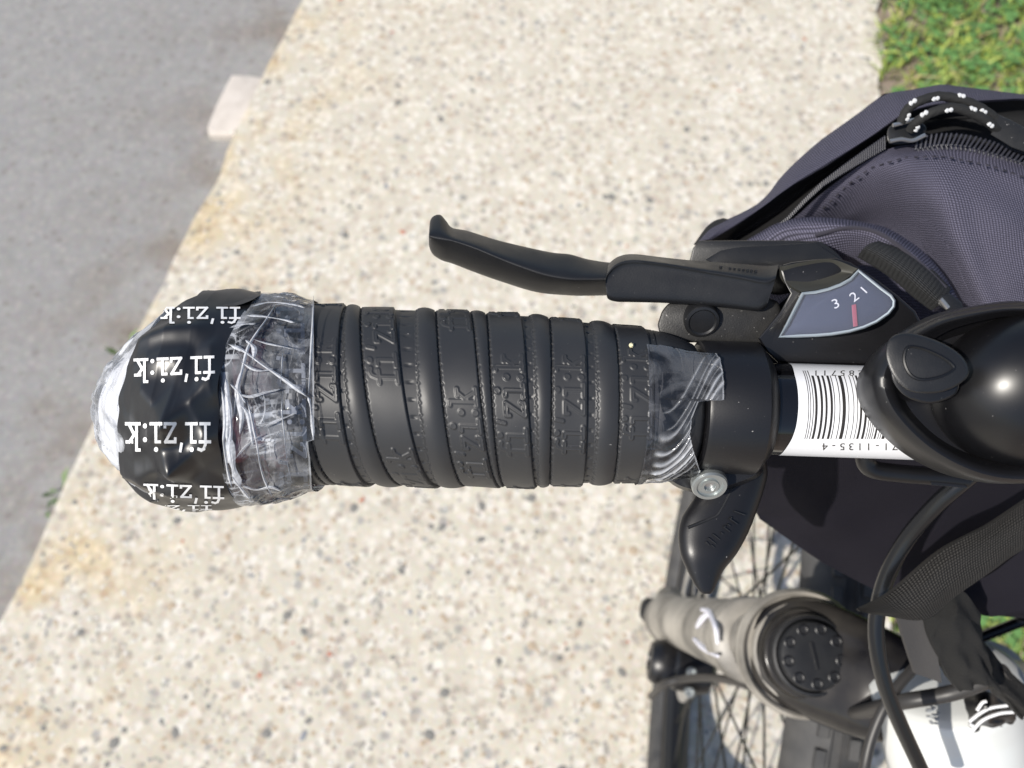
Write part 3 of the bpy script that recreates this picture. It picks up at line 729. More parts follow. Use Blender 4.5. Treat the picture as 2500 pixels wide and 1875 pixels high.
m1_ = np.clip(np.sin(a4 * 1.7 + 1) * np.sin(b4 * .9 + .5) * 1.6, 0, 1); m2_ = np.clip(np.sin(a4 * 1.1 + b4 * .55 + 2) * 1.8 - .4, 0, 1)
c4 = np.clip(lap(h4) * 12 - .12, 0, 1) * (.06 + .5 * m1_ ** 2) + np.clip(lap(h4b) * 4 - .25, 0, .35) * m2_ * .3
c4 = c4 * np.clip(E4 / 90, .1, 1)
c4 = np.maximum(c4, .22 * m2_ * np.clip(1 - S4 / 130, 0, 1)); c4 = np.maximum(c4, .62 * np.clip(1 - np.abs(S4 - 14 - 8 * np.sin(b4 * 1.3)) / 9, 0, 1) * (np.sin(b4 * .8 + .9) > .1))
c4 = np.maximum(c4, .28 * (E4 < 4))
mb = MB(); mb.grid(bulb_pt(X4, P4, fe))
cf = mb.build('clear_tape', M['film'], bike, sharp=16); tag(cf, 'wrinkled clear adhesive tape around the thick end of the grip')
set_crease(cf, c4)
def ribbon_px(mbx, pts, w0, fn, r_of, lift=0.0):
    """narrow flat doubled strip of film laid along photo pixels on the surface fn"""
    P = cr_open(np.array(pts, float), 28); rows = []
    T = np.gradient(P, axis=0); T /= np.linalg.norm(T, axis=1)[:, None]; Nn = np.stack([-T[:, 1], T[:, 0]], 1)
    wv = w0 * (.75 + .25 * np.sin(np.arange(28) * .33 + w0 * 3 + pts[0][1]))[:, None] * np.minimum(1, np.minimum(np.arange(28) + .6, 27.6 - np.arange(28)) / 4)[:, None]
    for sgn in (-1, -.2, 1):
        Q = P + Nn * wv * sgn; px, ph = solve(fn, Q[:, 0], Q[:, 1], r_of(Q[:, 0])); rows.append(fn(px, ph) + nv_ * (lift + (.0003 if sgn == -.2 else 0)))
    mbx.grid(np.stack(rows))
FN = lambda a, c: bulb_pt(a, c, 19)
RO = lambda x: bulb_r(x) + 19
mb = MB()
ribbon_px(mb, [(558, 840), (580, 850), (600, 860), (640, 890), (680, 917), (720, 946), (752, 970)], 5, FN, RO)
ribbon_px(mb, [(752, 968), (758, 990), (762, 1030), (766, 1074)], 4.5, FN, RO)
ribbon_px(mb, [(540, 945), (547, 985), (549, 1040), (546, 1080), (556, 1150), (566, 1190)], 5, FN, RO)
ribbon_px(mb, [(602, 975), (612, 1010), (620, 1050), (628, 1090), (634, 1130), (645, 1170), (664, 1212)], 3.5, FN, RO)
ribbon_px(mb, [(672, 745), (650, 780), (625, 815), (605, 850), (592, 900), (578, 960), (570, 1020)], 4, FN, RO)
ribbon_px(mb, [(612, 748), (660, 738), (720, 744), (745, 752)], 2.5, FN, RO)
ribbon_px(mb, [(612, 826), (650, 838), (690, 846), (714, 852)], 2.5, FN, RO)
ribbon_px(mb, [(766, 722), (764, 780), (760, 850), (756, 920), (753, 965)], 3.5, FN, RO)
for pts, w in (([(552, 925), (556, 980), (556, 1030), (554, 1080)], 11), ([(556, 1060), (566, 1110), (572, 1150), (586, 1190)], 11), ([(592, 900), (580, 950), (590, 1010), (586, 1060)], 9), ([(600, 830), (620, 850), (618, 880)], 7), ([(552, 960), (560, 1000), (564, 1050), (560, 1100), (572, 1160)], 7), ([(585, 985), (604, 1010), (612, 1050), (618, 1090)], 6), ([(575, 960), (610, 968), (650, 958), (684, 950)], 4), ([(560, 935), (585, 960), (600, 985)], 4),
               ([(640, 1045), (670, 1030), (700, 1018), (722, 1008)], 3), ([(575, 1120), (600, 1090), (640, 1060)], 3), ([(560, 800), (590, 792), (625, 790)], 3), ([(600, 770), (640, 772), (690, 780), (720, 788)], 3), ([(585, 880), (615, 900), (640, 905), (668, 900)], 3.5),
               ([(690, 960), (688, 1000), (694, 1060), (700, 1120), (712, 1180)], 2), ([(690, 860), (688, 900), (684, 940)], 2), ([(590, 1185), (625, 1196), (660, 1190), (690, 1200)], 3.5), ([(568, 1165), (590, 1195), (612, 1222)], 4)): ribbon_px(mb, pts, w, FN, RO)
ff = mb.build('film_fold', M['milk'], cf); set_crease(ff, np.random.RandomState(2).uniform(.4, .85, len(ff.data.vertices)))

# twisted clear tape between the grip and the clamp
def core_r(px): return np.interp(px, [1575, 1620, 1660, 1700, 1770], [186, 178, 170, 165, 163])
ph5 = np.linspace(-.80, 1.75, 260)
limx, limy = np.array([1640, 1700, 1729, 1745, 1758, 1764, 1766, 1767, 1706, 1690, 1684, 1690, 1700, 1710]), np.array([838, 852, 841, 858, 880, 905, 940, 977, 980, 1020, 1060, 1090, 1120, 1150])
fn5 = lambda a, c: cyl_np(np.asarray(a, float), np.asarray(c, float), core_r(a) + 6)
px_, ph_ = solve(fn5, limx, limy, core_r(limx) + 6); o_ = np.argsort(ph_)
lim = np.interp(ph5, ph_[o_], px_[o_])
X5 = 1560 + np.linspace(0, 1, 130)[:, None] * (lim - 1560)[None]; P5 = np.broadcast_to(ph5[None], X5.shape)
uu5 = np.clip((X5 - 1600) / 150, 0, 1); base5 = .70 - 1.15 * uu5 ** 2 * (3 - 2 * uu5); s5 = P5 - base5
c5 = np.zeros_like(X5); r5 = np.random.RandomState(3); h5 = folds(X5 / 60, P5 * 2.6, 8, 6, .3, .9); g5 = np.zeros_like(X5)
for sk, wk, ak, x0_, x1_ in ((-.62, .02, .4, 1590, 1700), (-.42, .015, .35, 1600, 1760), (-.30, .03, .5, 1585, 1760), (-.17, .012, .4, 1640, 1765), (-.06, .022, .75, 1580, 1765), (.02, .010, .6, 1640, 1765), (.09, .028, .8, 1580, 1760),
                             (.17, .012, .6, 1600, 1720), (.27, .035, 1., 1580, 1712), (.36, .012, .7, 1600, 1705), (.46, .03, .9, 1590, 1702), (.60, .015, .5, 1580, 1690), (.78, .02, .4, 1580, 1690)):
    w_ = wk * (1 + .5 * np.sin(X5 * .05 + sk * 30)); d_ = s5 - sk + .02 * np.sin(X5 * .035 + sk * 50)
    m_ = np.clip((X5 - x0_) / 12, 0, 1) * np.clip((x1_ - X5) / 12, 0, 1); q_ = np.exp(-(d_ / w_) ** 2) * m_; g5 += q_ * wk / .03; c5 = np.maximum(c5, .72 * ak * q_)
f5 = 4 + 4.5 * g5 + 4 * h5
c5 = np.maximum(c5, .3 * ((X5 > lim[None] - 3)))
mb = MB(); mb.grid(cyl_np(X5, P5, core_r(X5) + f5 - 2))
ct = mb.build('clear_tape', M['film2'], bike, sharp=30); tag(ct, 'twisted clear adhesive tape between the wound tape and the clamp'); set_crease(ct, np.clip(c5, 0, 1))

# --- shifter/brake clamp collar
mb = lathe_px([(1700, 100), (1700, 150), (1704, 158), (1712, 161), (1838, 161), (1843, 158), (1868, 126), (1871, 118), (1871, 100)], 64)
collar = mb.build('clamp_collar', M['satin'], bike, sharp=25)
mb = MB(); 
# clamp bolt under the collar, head turned towards the rider
bc = D(1731, 1180, .1995); bax = unit(.80 * -cF + -.60 * cU)
mb.lathe(bc, bax, [(.0038, -.012), (.0038, -.001), (.0043, -.0008), (.0043, .0008), (.0040, .0014), (.0032, .0014), (.0031, .0008), (.0022, .0008), (.0021, .0013), (.0014, .0013), (.0013, .0004)], 36)
bolt = mb.build('bolt', M['steel'], collar, sharp=12)
mb = MB(); mb.lathe(bc + bax * .0002, bax, [(.00125, -.0004), (.00125, .0003), (.0002, .0003)], 6); mb.build('hex_socket', M['alu'], bolt)
mb = MB(); mb.loft([[D(x, y, d) for x, y in cr_closed(q, 40)] for q, d in (
    (np.array([(1640, 1130), (1800, 1120), (1850, 1150), (1800, 1178), (1722, 1196), (1662, 1186), (1630, 1160)]), .203),
    (np.array([(1628, 1120), (1805, 1110), (1862, 1150), (1806, 1186), (1720, 1204), (1654, 1190), (1622, 1158)]), .207),
    (np.array([(1628, 1120), (1805, 1110), (1862, 1150), (1806, 1186), (1720, 1204), (1654, 1190), (1622, 1158)]), .225))])
mb.build('clamp_lug', M['satin'], collar)

# --- brake lever blade
def sec(Uo, R, L, dU, dR, dL, tb):
    a = np.array(Uo, float); r = np.array(R, float); l = np.array(L, float)
    return [D(*a, dU + .003), D(*(a + (r - a) * .06), dU), D(*(a + (r - a) * .55), dU + (dR - dU) * .7), D(*(r + (a - r) * .10), dR + .0002), D(*(r + (l - r) * .12), dR + .0008), D(*(r + (l - r) * .55), dR + (dL - dR) * .5), D(*(l + (r - l) * .05), dL), D(*l, dL + .003),
            D(*(l + (a - l) * .2), dL + tb), D(*(a + (l - a) * .2), dU + tb)]
BL = [((1048, 556), (1047, 575), (1047, 596)), ((1051, 538), (1050, 578), (1050, 608)), ((1060, 528), (1057, 581), (1057, 620)), ((1075, 526), (1071, 584), (1069, 629)), ((1088, 539), (1088, 586), (1083, 636)), ((1104, 557), (1110, 590), (1106, 643)), ((1142, 565), (1163, 608), (1155, 662)), ((1224, 590), (1244, 642), (1220, 685)),
      ((1338, 616), (1325, 671), (1310, 712)), ((1391, 622), (1386, 683), (1391, 720)), ((1435, 634), (1430, 684), (1435, 721)), ((1500, 643), (1500, 683), (1500, 720)), ((1600, 645), (1600, 684), (1600, 720))]
mb = MB(); mb.loft([sec(a, r, l, .2165, .2095, .2165, .009) for a, r, l in BL], nu=70, nv=40)
mb.build('brake_lever', M['plastic'], bike, sharp=50)
# --- release trigger in front of it
TL = [((1480, 668), (1478, 690), (1480, 712)), ((1487, 645), (1483, 672), (1484, 728)), ((1512, 627), (1506, 649), (1504, 735)), ((1549, 622), (1545, 639), (1540, 736)), ((1620, 630), (1618, 646), (1620, 738)), ((1700, 638), (1700, 660), (1705, 743)), ((1800, 645), (1800, 677), (1790, 751)), ((1868, 650), (1866, 690), (1848, 757)), ((1900, 648), (1893, 682), (1872, 748))]
mb = MB(); mb.loft([sec(a, r, l, .203, .197, .199, .012) for a, r, l in TL], nu=60, nv=44)
trig = mb.build('release_trigger', M['plastic'], bike, sharp=50)
mb = MB(); rr2 = random.Random(4)
for k, x in enumerate((1757, 1779, 1790, 1801, 1812, 1822, 1832, 1842)):     # small raised characters, worn past reading
    y = 655 + (x - 1757) * .10; h = 9 if k == 0 else 6
    for dx, dy, w, hh in ((0, 0, 2.2, h), (2.5, -h * .3, 4, 1.8)) + (((2.5, h * .2, 4, 1.8),) if k % 2 else ()):
        mb.box(D(x + dx, y + dy, .2005), cR * w * 1e-4, cU * hh * 1e-4, cF * .0018)
mb.build('raised_lettering', M['plastic'], trig)

# --- shifter housing
house = None
mb = MB()
HP = [(1607, 800), (1610, 778), (1622, 752), (1650, 735), (1740, 728), (1850, 728), (1900, 740), (1905, 800), (1880, 836), (1780, 836), (1680, 836), (1625, 836)]
px_prism(mb, HP, lambda x, y: .204 - (836 - y) * 0.00001, .030, bev=9, n=90)
house = mb.build('shifter_housing', M['plastic_dust'], bike, sharp=40); tag(house, 'black shifter housing with a gear window')
mb = MB(); bc2 = D(1713, 782, .2025)
mb.lathe(bc2, unit(-cF * .86 - cU * .5), [(.0043, -.004), (.0043, .0006), (.0040, .0011), (.0034, .0012), (.0030, .0008), (.001, .0009)], 36)
mb.build('pivot_cap', M['plastic'], house, sharp=40)
# hood behind the trigger
mb = MB()
px_prism(mb, [(1683, 640), (1692, 606), (1708, 588), (1800, 587), (1920, 587), (2005, 590), (2040, 615), (2063, 640), (2050, 700), (1900, 720), (1750, 700), (1690, 690)], lambda x, y: .216 - (690 - y) * .00002, .04, bev=5, n=None)
hood = mb.build('lever_hood', M['plastic'], house, sharp=30)
mb = MB()
px_prism(mb, [(1722, 634), (1760, 612), (1800, 604), (1880, 599), (1990, 592), (2035, 622), (2060, 640), (1900, 660), (1760, 650)], .2125, .004, bev=2)
mb.build('hood_facet', M['plastic'], house, sharp=30)
# body under and right of the window
mb = MB()
BP = [(1851, 826), (1872, 800), (1905, 760), (1930, 716), (1915, 690), (1906, 662), (1912, 646), (1933, 640), (1985, 634), (2041, 630), (2075, 640), (2098, 655), (2150, 690), (2192, 722), (2235, 760), (2255, 800), (2240, 860), (2200, 888), (2128, 892), (2000, 890), (1900, 886), (1872, 860)]
px_prism(mb, BP, lambda x, y: .1975 + max(0, y - 826) * .00012, .034, bev=5, n=None, taper=10)
mb.build('indicator_body', M['satin'], house, sharp=28)
# concave fillet above the window
mb = MB()
px_patch(mb, [[(1910, 650, .1968), (1960, 640, .1968), (2030, 633, .1968), (2094, 656, .1965)], [(1912, 676, .1980), (1965, 668, .1988), (2030, 660, .1988), (2080, 668, .1972)], [(1930, 697, .1962), (1985, 692, .197), (2030, 684, .1968), (2083, 668, .196)], [(1957, 712, .1945), (2000, 706, .1945), (2045, 693, .1945), (2090, 664, .1945)]], 20, 24, .002)
mb.build('fillet', M['olive'], house)
WIN = [(1957, 713), (1990, 709), (2020, 702), (2050, 691), (2074, 678), (2096, 656), (2125, 678), (2155, 702), (2178, 719), (2187, 733), (2186, 750), (2172, 768), (2142, 789), (2110, 803), (2074, 813), (2030, 820), (1993, 823), (1945, 825), (1900, 825), (1918, 790), (1938, 750)]
mb = MB(); px_prism(mb, inset(np.array(WIN, float), 5), .1958, .0012, bev=2); mb.build('gear_dial', M['dial_face'], house)
# clear cover: edge frame and pane
mb = MB(); Wn = np.array(WIN, float); rings = [[D(x, y, .1965) for x, y in Wn], [D(x, y, .1942) for x, y in inset(Wn, 1)], [D(x, y, .1938) for x, y in inset(Wn, 4)], [D(x, y, .1941) for x, y in inset(Wn, 8)], [D(x, y, .1952) for x, y in inset(Wn, 9)]]
mb.loft(rings, caps=False); mb.build('window_rim', M['lens_edge'], house, sharp=40)
mb = MB(); I8 = inset(Wn, 7.5); mb.loft([[D(x, y, .1941) for x, y in I8], [D(x, y, .1938) for x, y in inset(Wn, 25)]], caps=True)
gw = mb.build('gear_window', M['lens'], house, sharp=40); set_crease(gw, np.full(len(gw.data.vertices), .045))
mb = MB(); px_prism(mb, [(2079, 745), (2090, 742), (2094, 796), (2083, 798)], .1950, .0004, bev=.5); mb.build('pointer', M['red'], house)

def text_tris(s):
    cu = bpy.data.curves.new('t', 'FONT'); cu.body = s; cu.size = 1; cu.resolution_u = 3
    o = bpy.data.objects.new('t', cu); C.objects.link(o); bpy.context.view_layer.update()
    me = o.to_mesh(); v = np.array([x.co[:2] for x in me.vertices]); me.calc_loop_triangles(); f = [tuple(t.vertices) for t in me.loop_triangles]
    o.to_mesh_clear(); bpy.data.objects.remove(o); bpy.data.curves.remove(cu); return v, f
for ch, cx, cy, rot, h in (('3', 2040, 741, 24, 23), ('2', 2085, 724, 36, 23), ('1', 2109, 708, 48, 21)):
    v, f = text_tris(ch); v = (v - (v.max(0) + v.min(0)) / 2) * h / .7; a = math.radians(rot); c_, s_ = math.cos(a), math.sin(a)
    b = MB(); b.add([D(cx + (x * c_ * 1.2 - y * s_), cy - (x * s_ * 1.2 + y * c_), .19535) for x, y in v], f); b.build('numeral', M['white_print'], house)

# --- thumb trigger below the bar
TH = [(1090, 1735, 1866), (1130, 1726, 1872), (1160, 1716, 1874), (1204, 1702, 1863), (1236, 1680, 1852), (1266, 1663, 1841), (1305, 1656, 1825), (1353, 1661, 1798), (1394, 1678, 1766), (1425, 1694, 1750), (1441, 1705, 1743), (1450, 1715, 1736)]
def th_d(y): return .2125 - (y - 1180) * .000018
secs = []
for y, l, r in TH:
    q = []
    for t in np.linspace(0, 2 * math.pi, 24, endpoint=False):
        c_, s_ = math.cos(t), math.sin(t); w = (r - l) / 2; kk = min(1, w / 60)
        q.append(D((l + r) / 2 + w * np.sign(c_) * abs(c_) ** .75, y, th_d(y) - (.0045 * kk * abs(s_) ** .8 if s_ > 0 else -.010 * kk * abs(s_) ** .6)))
    secs.append(q)
mb = MB(); mb.loft(secs, nu=60, nv=48)
th = mb.build('thumb_trigger', M['satin'], bike, sharp=60)
mb = MB(); q = [D(x, y, th_d(y) - .0043) for x, y in cr_open([(1808, 1150), (1781, 1204), (1755, 1252), (1738, 1264), (1705, 1278), (1680, 1288)], 30)]
mb.tube(q, .00040, 6); mb.build('moulded_ridge', M['plastic'], th)
mb = MB()
for x, y, l, an in ((1805, 1252, 28, 20), (1790, 1272, 24, 35), (1779, 1281, 8, 35), (1773, 1291, 20, 38), (1762, 1301, 7, 35), (1748, 1310, 22, 38), (1738, 1320, 24, 38), (1727, 1326, 12, 50), (1740, 1333, 10, 40), (1768, 1285, 6, -45), (1784, 1264, 6, -45)):
    a = math.radians(an); e = cR * math.cos(a) - cU * math.sin(a); n_ = cR * math.sin(a) + cU * math.cos(a)
    mb.box(D(x, y, th_d(y) - .0046), e * l * 1.0e-4, n_ * 2.2e-4, cF * .0010)
mb.build('raised_lettering', M['plastic'], th)

# --- barcode label on the bar
ph6 = np.radians(np.linspace(-88, 88, 60)); mb = MB()
lx_, ly_ = np.array([1933, 1940, 1948, 1949, 1944, 1934, 1922, 1914]), np.array([892, 915, 955, 1000, 1040, 1070, 1090, 1101])
px_, ph_ = solve(bar_fn(112.3), lx_, ly_, 112.3); o_ = np.argsort(ph_); le = np.interp(ph6, ph_[o_], px_[o_])
X6 = le[:, None] + np.linspace(0, 1, 24)[None] * (2330 - le)[:, None]; mb.grid(cyl_np(X6, np.broadcast_to(ph6[:, None], X6.shape), np.full(X6.shape, 112.3)))
label = mb.build('barcode_label', M['label'], bar); tag(label, 'white paper sticker with a printed barcode and numbers')
bars = [(1268, 6), (1285, 6), (1306, 7), (1326, 20), (1372, 20), (1412, 18), (1455, 20), (1487, 7), (1530, 7), (1556, 28), (1606, 6), (1648, 6), (1680, 6), (1703, 18), (1742, 20), (1778, 6), (1796, 6), (1812, 6), (1828, 6), (1848, 16), (1880, 6), (1898, 6), (1915, 24), (1952, 22), (1985, 6), (2002, 6), (2022, 6), (2045, 6), (2062, 18), (2092, 6), (2110, 14), (2140, 6), (2160, 20), (2195, 6), (2214, 6)]
barcode = MB()
def strip_at(x0, x1, y0, y1):
    ym = 985.0; a, pm_ = solve(bar_fn(112.9), np.array([x0, x1]), np.array([ym, ym]), 112.9)
    _, pe = solve(bar_fn(112.9), np.array([x0, x0]), np.array([y0, y1]), 112.9)
    pp = np.linspace(pe[0], pe[1], 26); barcode.grid(np.array([[cyl(a[0], p, 112.9), cyl(a[1], p, 112.9)] for p in pp]))
for i, (cx, w) in enumerate(bars): strip_at(1600 + cx * .2939, 1600 + (cx + w) * .2939, 905 if i < 3 else 917, 1072)
barcode.build('printed_bars', M['ink'], bar)
def lab_text(s, xr_, yc, hx, hy, adv, name):
    b = MB(); x = xr_
    for ch in s:
        v, f = text_tris(ch); v[:, 0] -= (v[:, 0].max() + v[:, 0].min()) / 2
        px, ph = solve(bar_fn(113), x - v[:, 0] * hx / .7, yc + (v[:, 1] - .35) * hy / .7, 113)
        b.add(cyl_np(px, ph, np.full(len(px), 113.0)), f); x -= adv
    return b.build(name, M['ink'], bar)
lab_text('285711', 2101, 911, 20, 13, 21.8, 'printed_number')
lab_text('071-1135-4', 2206, 1091, 21, 17, 21.3, 'printed_number')

# --- bell
bell = MB(); 
ex, ey, ez = unit(cR * .99 - cU * -.10), unit(cU - cR * .10), unit(-cF + cU * .12)
bcen = D(2470, 958, .181)
def ell(o, prof, n=72, ax=.0302, by=.0199, sx=0):
    b = MB(); t = np.linspace(0, 2 * math.pi, n, endpoint=False)
    b.loft([np.asarray(o) + ex * sx * (1 - r) + ax * r * np.cos(t)[:, None] * ex + by * r * np.sin(t)[:, None] * ey + h * ez for r, h in prof]); return b
BO = cr_closed([(2162, 849), (2129, 902), (2123, 932), (2135, 985), (2166, 1028), (2218, 1084), (2272, 1122), (2336, 1156), (2414, 1180), (2500, 1184), (2620, 1165), (2740, 1090), (2800, 980), (2790, 880), (2720, 790), (2600, 745), (2464, 735), (2365, 750), (2282, 770), (2199, 813)], 180)
for _ in range(3): BO = sum(np.roll(BO, k, 0) for k in range(-5, 6)) / 11
BO = BO[::2]
def bell_ring(prof):
    b = MB(); c0 = np.array([2475, 955.]); b.loft([[D(*(c0 + (p - c0) * r), .181) + h * ez for p in BO] for r, h in prof]); return b
b = bell_ring([(.80, -.016), (.97, -.010), (1.0, -.004), (1.0, .0), (.985, .0018), (.95, .0028), (.90, .0026), (.84, .0008), (.74, -.0030), (.5, -.0035)])
bell_o = b.build('bell', M['satin'], bike, sharp=50); tag(bell_o, 'round black bell with a rubber thumb button')
b = ell(D(2515, 952, .184), [(.98, -.002), (1.0, .001), (.985, .004), (.93, .008), (.82, .0120), (.66, .0150), (.45, .0170), (.22, .0180), (.05, .0182)], ax=.0222, by=.0172)
b.build('dome', M['gloss'], bell_o, sharp=0)
b = MB(); px_prism(b, [(2192, 815), (2232, 814), (2298, 836), (2345, 866), (2365, 899), (2358, 925), (2325, 948), (2282, 960), (2229, 957), (2199, 939), (2176, 909), (2162, 866), (2169, 832)], lambda x, y: .1665 - (y - 880) * .00001 - (x - 2260) * .000006, .006, bev=9, n=72)
btn = b.build('thumb_button', M['plastic'], bell_o, sharp=50)
b = MB(); q = cr_closed([(2216, 848), (2249, 849), (2295, 868), (2324, 888), (2328, 902), (2298, 919), (2252, 927), (2222, 914), (2207, 880)], 60)
qp = [D(x, y, .1664 - (y - 880) * .00001 - (x - 2260) * .000006) for x, y in q]; b.tube(qp + qp[:2], .00032, 6); b.build('button_groove', M['gloss'], btn)
b = MB(); px_prism(b, [(2185, 880), (2240, 890), (2330, 920), (2335, 960), (2280, 985), (2225, 975), (2192, 950), (2176, 915)], .172, .010, bev=8, n=50); b.build('button_lever', M['satin'], bell_o, sharp=50)
b = MB(); px_patch(b, [[(2200, 812, .188), (2282, 769, .186), (2365, 749, .184), (2464, 735, .184), (2560, 742, .184)], [(2215, 825, .178), (2290, 785, .176), (2370, 765, .175), (2464, 752, .175), (2560, 756, .175)], [(2262, 838, .180), (2320, 806, .179), (2385, 786, .178), (2464, 772, .178), (2560, 772, .178)]], 14, 40, .002)
b.build('bell_shroud', M['satin'], bell_o, sharp=60)
b = MB(); b.tube([D(x, y, d) for x, y, d in ((2125, 1085, .206), (2112, 1118, .208), (2130, 1145, .209), (2200, 1156, .209), (2290, 1163, .209), (2360, 1170, .209))], .0023, 16, smooth=40); b.build('bell_clamp', M['gloss'], bell_o)
b = MB(); px_prism(b, [(2272, 1174), (2358, 1183), (2362, 1192), (2274, 1184)], .207, .004, bev=1.5); b.build('clamp_screw', M['satin'], bell_o)

# --- cables
def cable(pts, r, m, name='cable'):
    b = MB(); b.tube([D(*p) for p in pts], r, 14, smooth=90); return b.build(name, m, bike)
cable([(2420, 1120, .232), (2345, 1180, .236), (2280, 1238, .242), (2215, 1315, .250), (2168, 1400, .256), (2143, 1490, .26), (2140, 1570, .263), (2157, 1660, .267), (2190, 1750, .272), (2245, 1870, .28), (2300, 1990, .29)], .0025, M['cable'], 'shift_cable')
cable([(2260, 1605, .33), (2205, 1660, .327), (2160, 1725, .325), (2128, 1800, .325), (2110, 1880, .325), (2100, 1960, .33)], .0021, M['cable_grey'], 'brake_cable')
cable([(1590, 1700, .70), (1620, 1672, .655), (1670, 1658, .64), (1740, 1655, .60), (1810, 1668, .55), (1880, 1700, .51), (1950, 1728, .46), (2020, 1742, .40), (2100, 1738, .355), (2200, 1714, .322), (2330, 1690, .312), (2460, 1640, .30)], .0030, M['cable_grey'], 'brake_cable')
cable([(2380, 1562, .40), (2440, 1538, .40), (2520, 1508, .40), (2620, 1480, .4)], .0026, M['cable'], 'brake_cable')

# --- frame: white head tube and top tube
fr = empty('x', (0, 0, 0), None, None); bpy.data.objects.remove(fr)
def wp(y, z, off=0.0):
    """point on the bicycle's middle plane (offset off to its left)"""
    return np.array([plane_x(y), y, z]) + LEFTV * off
hd = unit(np.array([.182 * .20, .983 * .20, -.98]))       # steering axis, pointing down and forward
ST = wp(.033, .80)                                        # steerer at the crown's height
b = MB()
tt0 = D(2360, 1840, .40)
# rounded junction shell, then the tube running back under the rider
P0 = D(2318, 1722, .352); P1 = D(2352, 1900, .362); P2_ = D(2440, 2250, .41)
Rr = [.006, .019, .0265, .0297, .0300, .0295, .029, .028]; pp = cr_open([P0 + (P0 - P1) * .45, P0 + (P0 - P1) * .30, P0 - (P0 - P1) * .0, P1, P2_], 40)
r40 = np.interp(np.linspace(0, 1, 40), [0, .04, .1, .2, .32, .5, .8, 1], Rr)
b.tube(pp, r40, 40)
frame = b.build('frame', M['white_paint'], bike, sharp=60); tag(frame, 'glossy white frame tube')
b = MB(); rr3 = random.Random(9)
for k in range(10):
    x, y = 2276 + rr3.uniform(-10, 18), 1728 + k * 4.2
    b.box(D(x, y, .3235), cR * rr3.uniform(.0008, .003), cU * .0004, cF * .0012)
b.build('faded_print', M['grey_ink'], frame)

# --- crumpled black and white badge
b = MB(); px_patch(b, [[(2362, 1690, .320), (2400, 1688, .315), (2440, 1700, .317), (2480, 1728, .321)], [(2358, 1722, .317), (2400, 1725, .309), (2440, 1735, .312), (2486, 1745, .319)], [(2368, 1760, .319), (2402, 1752, .311), (2445, 1762, .315), (2470, 1768, .321)], [(2370, 1798, .323), (2395, 1778, .317), (2425, 1775, .319), (2440, 1772, .323)]], 18, 22, .0012, wob=.0012)
bad = b.build('badge', M['gloss'], bike, sharp=30); tag(bad, 'crumpled black badge with white stripes')
b = MB()
for pts in ([(2366, 1762), (2392, 1742), (2420, 1728), (2460, 1722)], [(2372, 1786), (2400, 1758), (2440, 1742), (2478, 1738)], [(2368, 1768), (2378, 1776), (2372, 1790)], [(2385, 1735), (2398, 1716), (2408, 1712)]):
    P = cr_open(pts, 14); b.tube([D(x, y, .3085) for x, y in P], .0006, 6)
b.build('white_stripe', M['white_print'], bad)

# --- fork
crown = MB()
dial_c = D(1982, 1600, .372); upv = -hd
# crown: arched bridge from the left leg over the steerer to the right leg
secs = []
RT = dial_c - LEFTV * .130
def csec(c, w, h, dirv):
    a = unit(np.cross(dirv, upv)); bb = upv; t = np.linspace(0, 2 * math.pi, 20, endpoint=False)
    cc, ss = np.cos(t), np.sin(t); q = np.sign(cc) * np.abs(cc) ** .7, np.sign(ss) * np.abs(ss) ** .7
    return c + (q[0][:, None] * a * w + q[1][:, None] * bb * h)
for t, w, h, up in ((-.20, .010, .008, -.022), (-.15, .019, .013, -.018), (-.06, .025, .015, -.016), (.06, .027, .017, -.010), (.22, .025, .018, 0), (.5, .017, .020, .002), (.78, .017, .018, 0), (.94, .020, .017, -.010), (1.06, .025, .015, -.016), (1.15, .019, .013, -.018), (1.2, .01, .008, -.022)):
    secs.append(csec(dial_c - LEFTV * .130 * t + upv * (up - .006) + HEAD * (-.010 * math.sin(math.pi * min(1, max(0, t)))), w, h, LEFTV))
crown.loft(secs, nu=60); crown_o = crown.build('fork_crown', M['crown'], bike, sharp=0)
b = MB(); b.lathe(dial_c, upv, [(.0178, -.012), (.0178, -.001), (.0172, .0005), (.0160, .0008), (.0155, -.001), (.0150, .002), (.0142, .0034), (.012, .0038), (.004, .0036), (.001, .0036)], 48); dial = b.build('adjuster_dial', M['plastic'], crown_o, sharp=35)
b = MB(); e1 = unit(np.cross(upv, LEFTV)); e2 = np.cross(upv, e1)
for k in range(9):
    a = k * 2 * math.pi / 9 + .2; c = dial_c + upv * .0036 + .0118 * (math.cos(a) * e1 + math.sin(a) * e2)
    b.lathe(c, upv, [(.0026, -.001), (.0026, .0003), (.0021, .0006), (.0015, .0004), (.0014, -.0002)], 14)
b.build('grip_dimple', M['satin'], dial); 
b = MB(); b.box(dial_c + upv * .0040, e1 * .011 + e2 * .004, unit(e2 * .011 - e1 * .004) * .0009, upv * .0012); b.build('pointer_ridge', M['satin'], dial)
b = MB(); b.lathe(dial_c + upv * -.008, upv, [(.0205, -.012), (.0205, 0), (.0192, .003), (.0180, .0035)], 48); b.build('dial_collar', M['crown'], crown_o, sharp=40)
b = MB(); b.lathe(dial_c + upv * -.0135, upv, [(.0290, -.008), (.0292, -.001), (.0275, .0015), (.0262, .0005), (.0255, -.0015), (.0235, -.0015), (.0228, .0015), (.0215, .0018), (.0205, 0)], 56); b.build('crown_lip', M['fork'], crown_o, sharp=50)
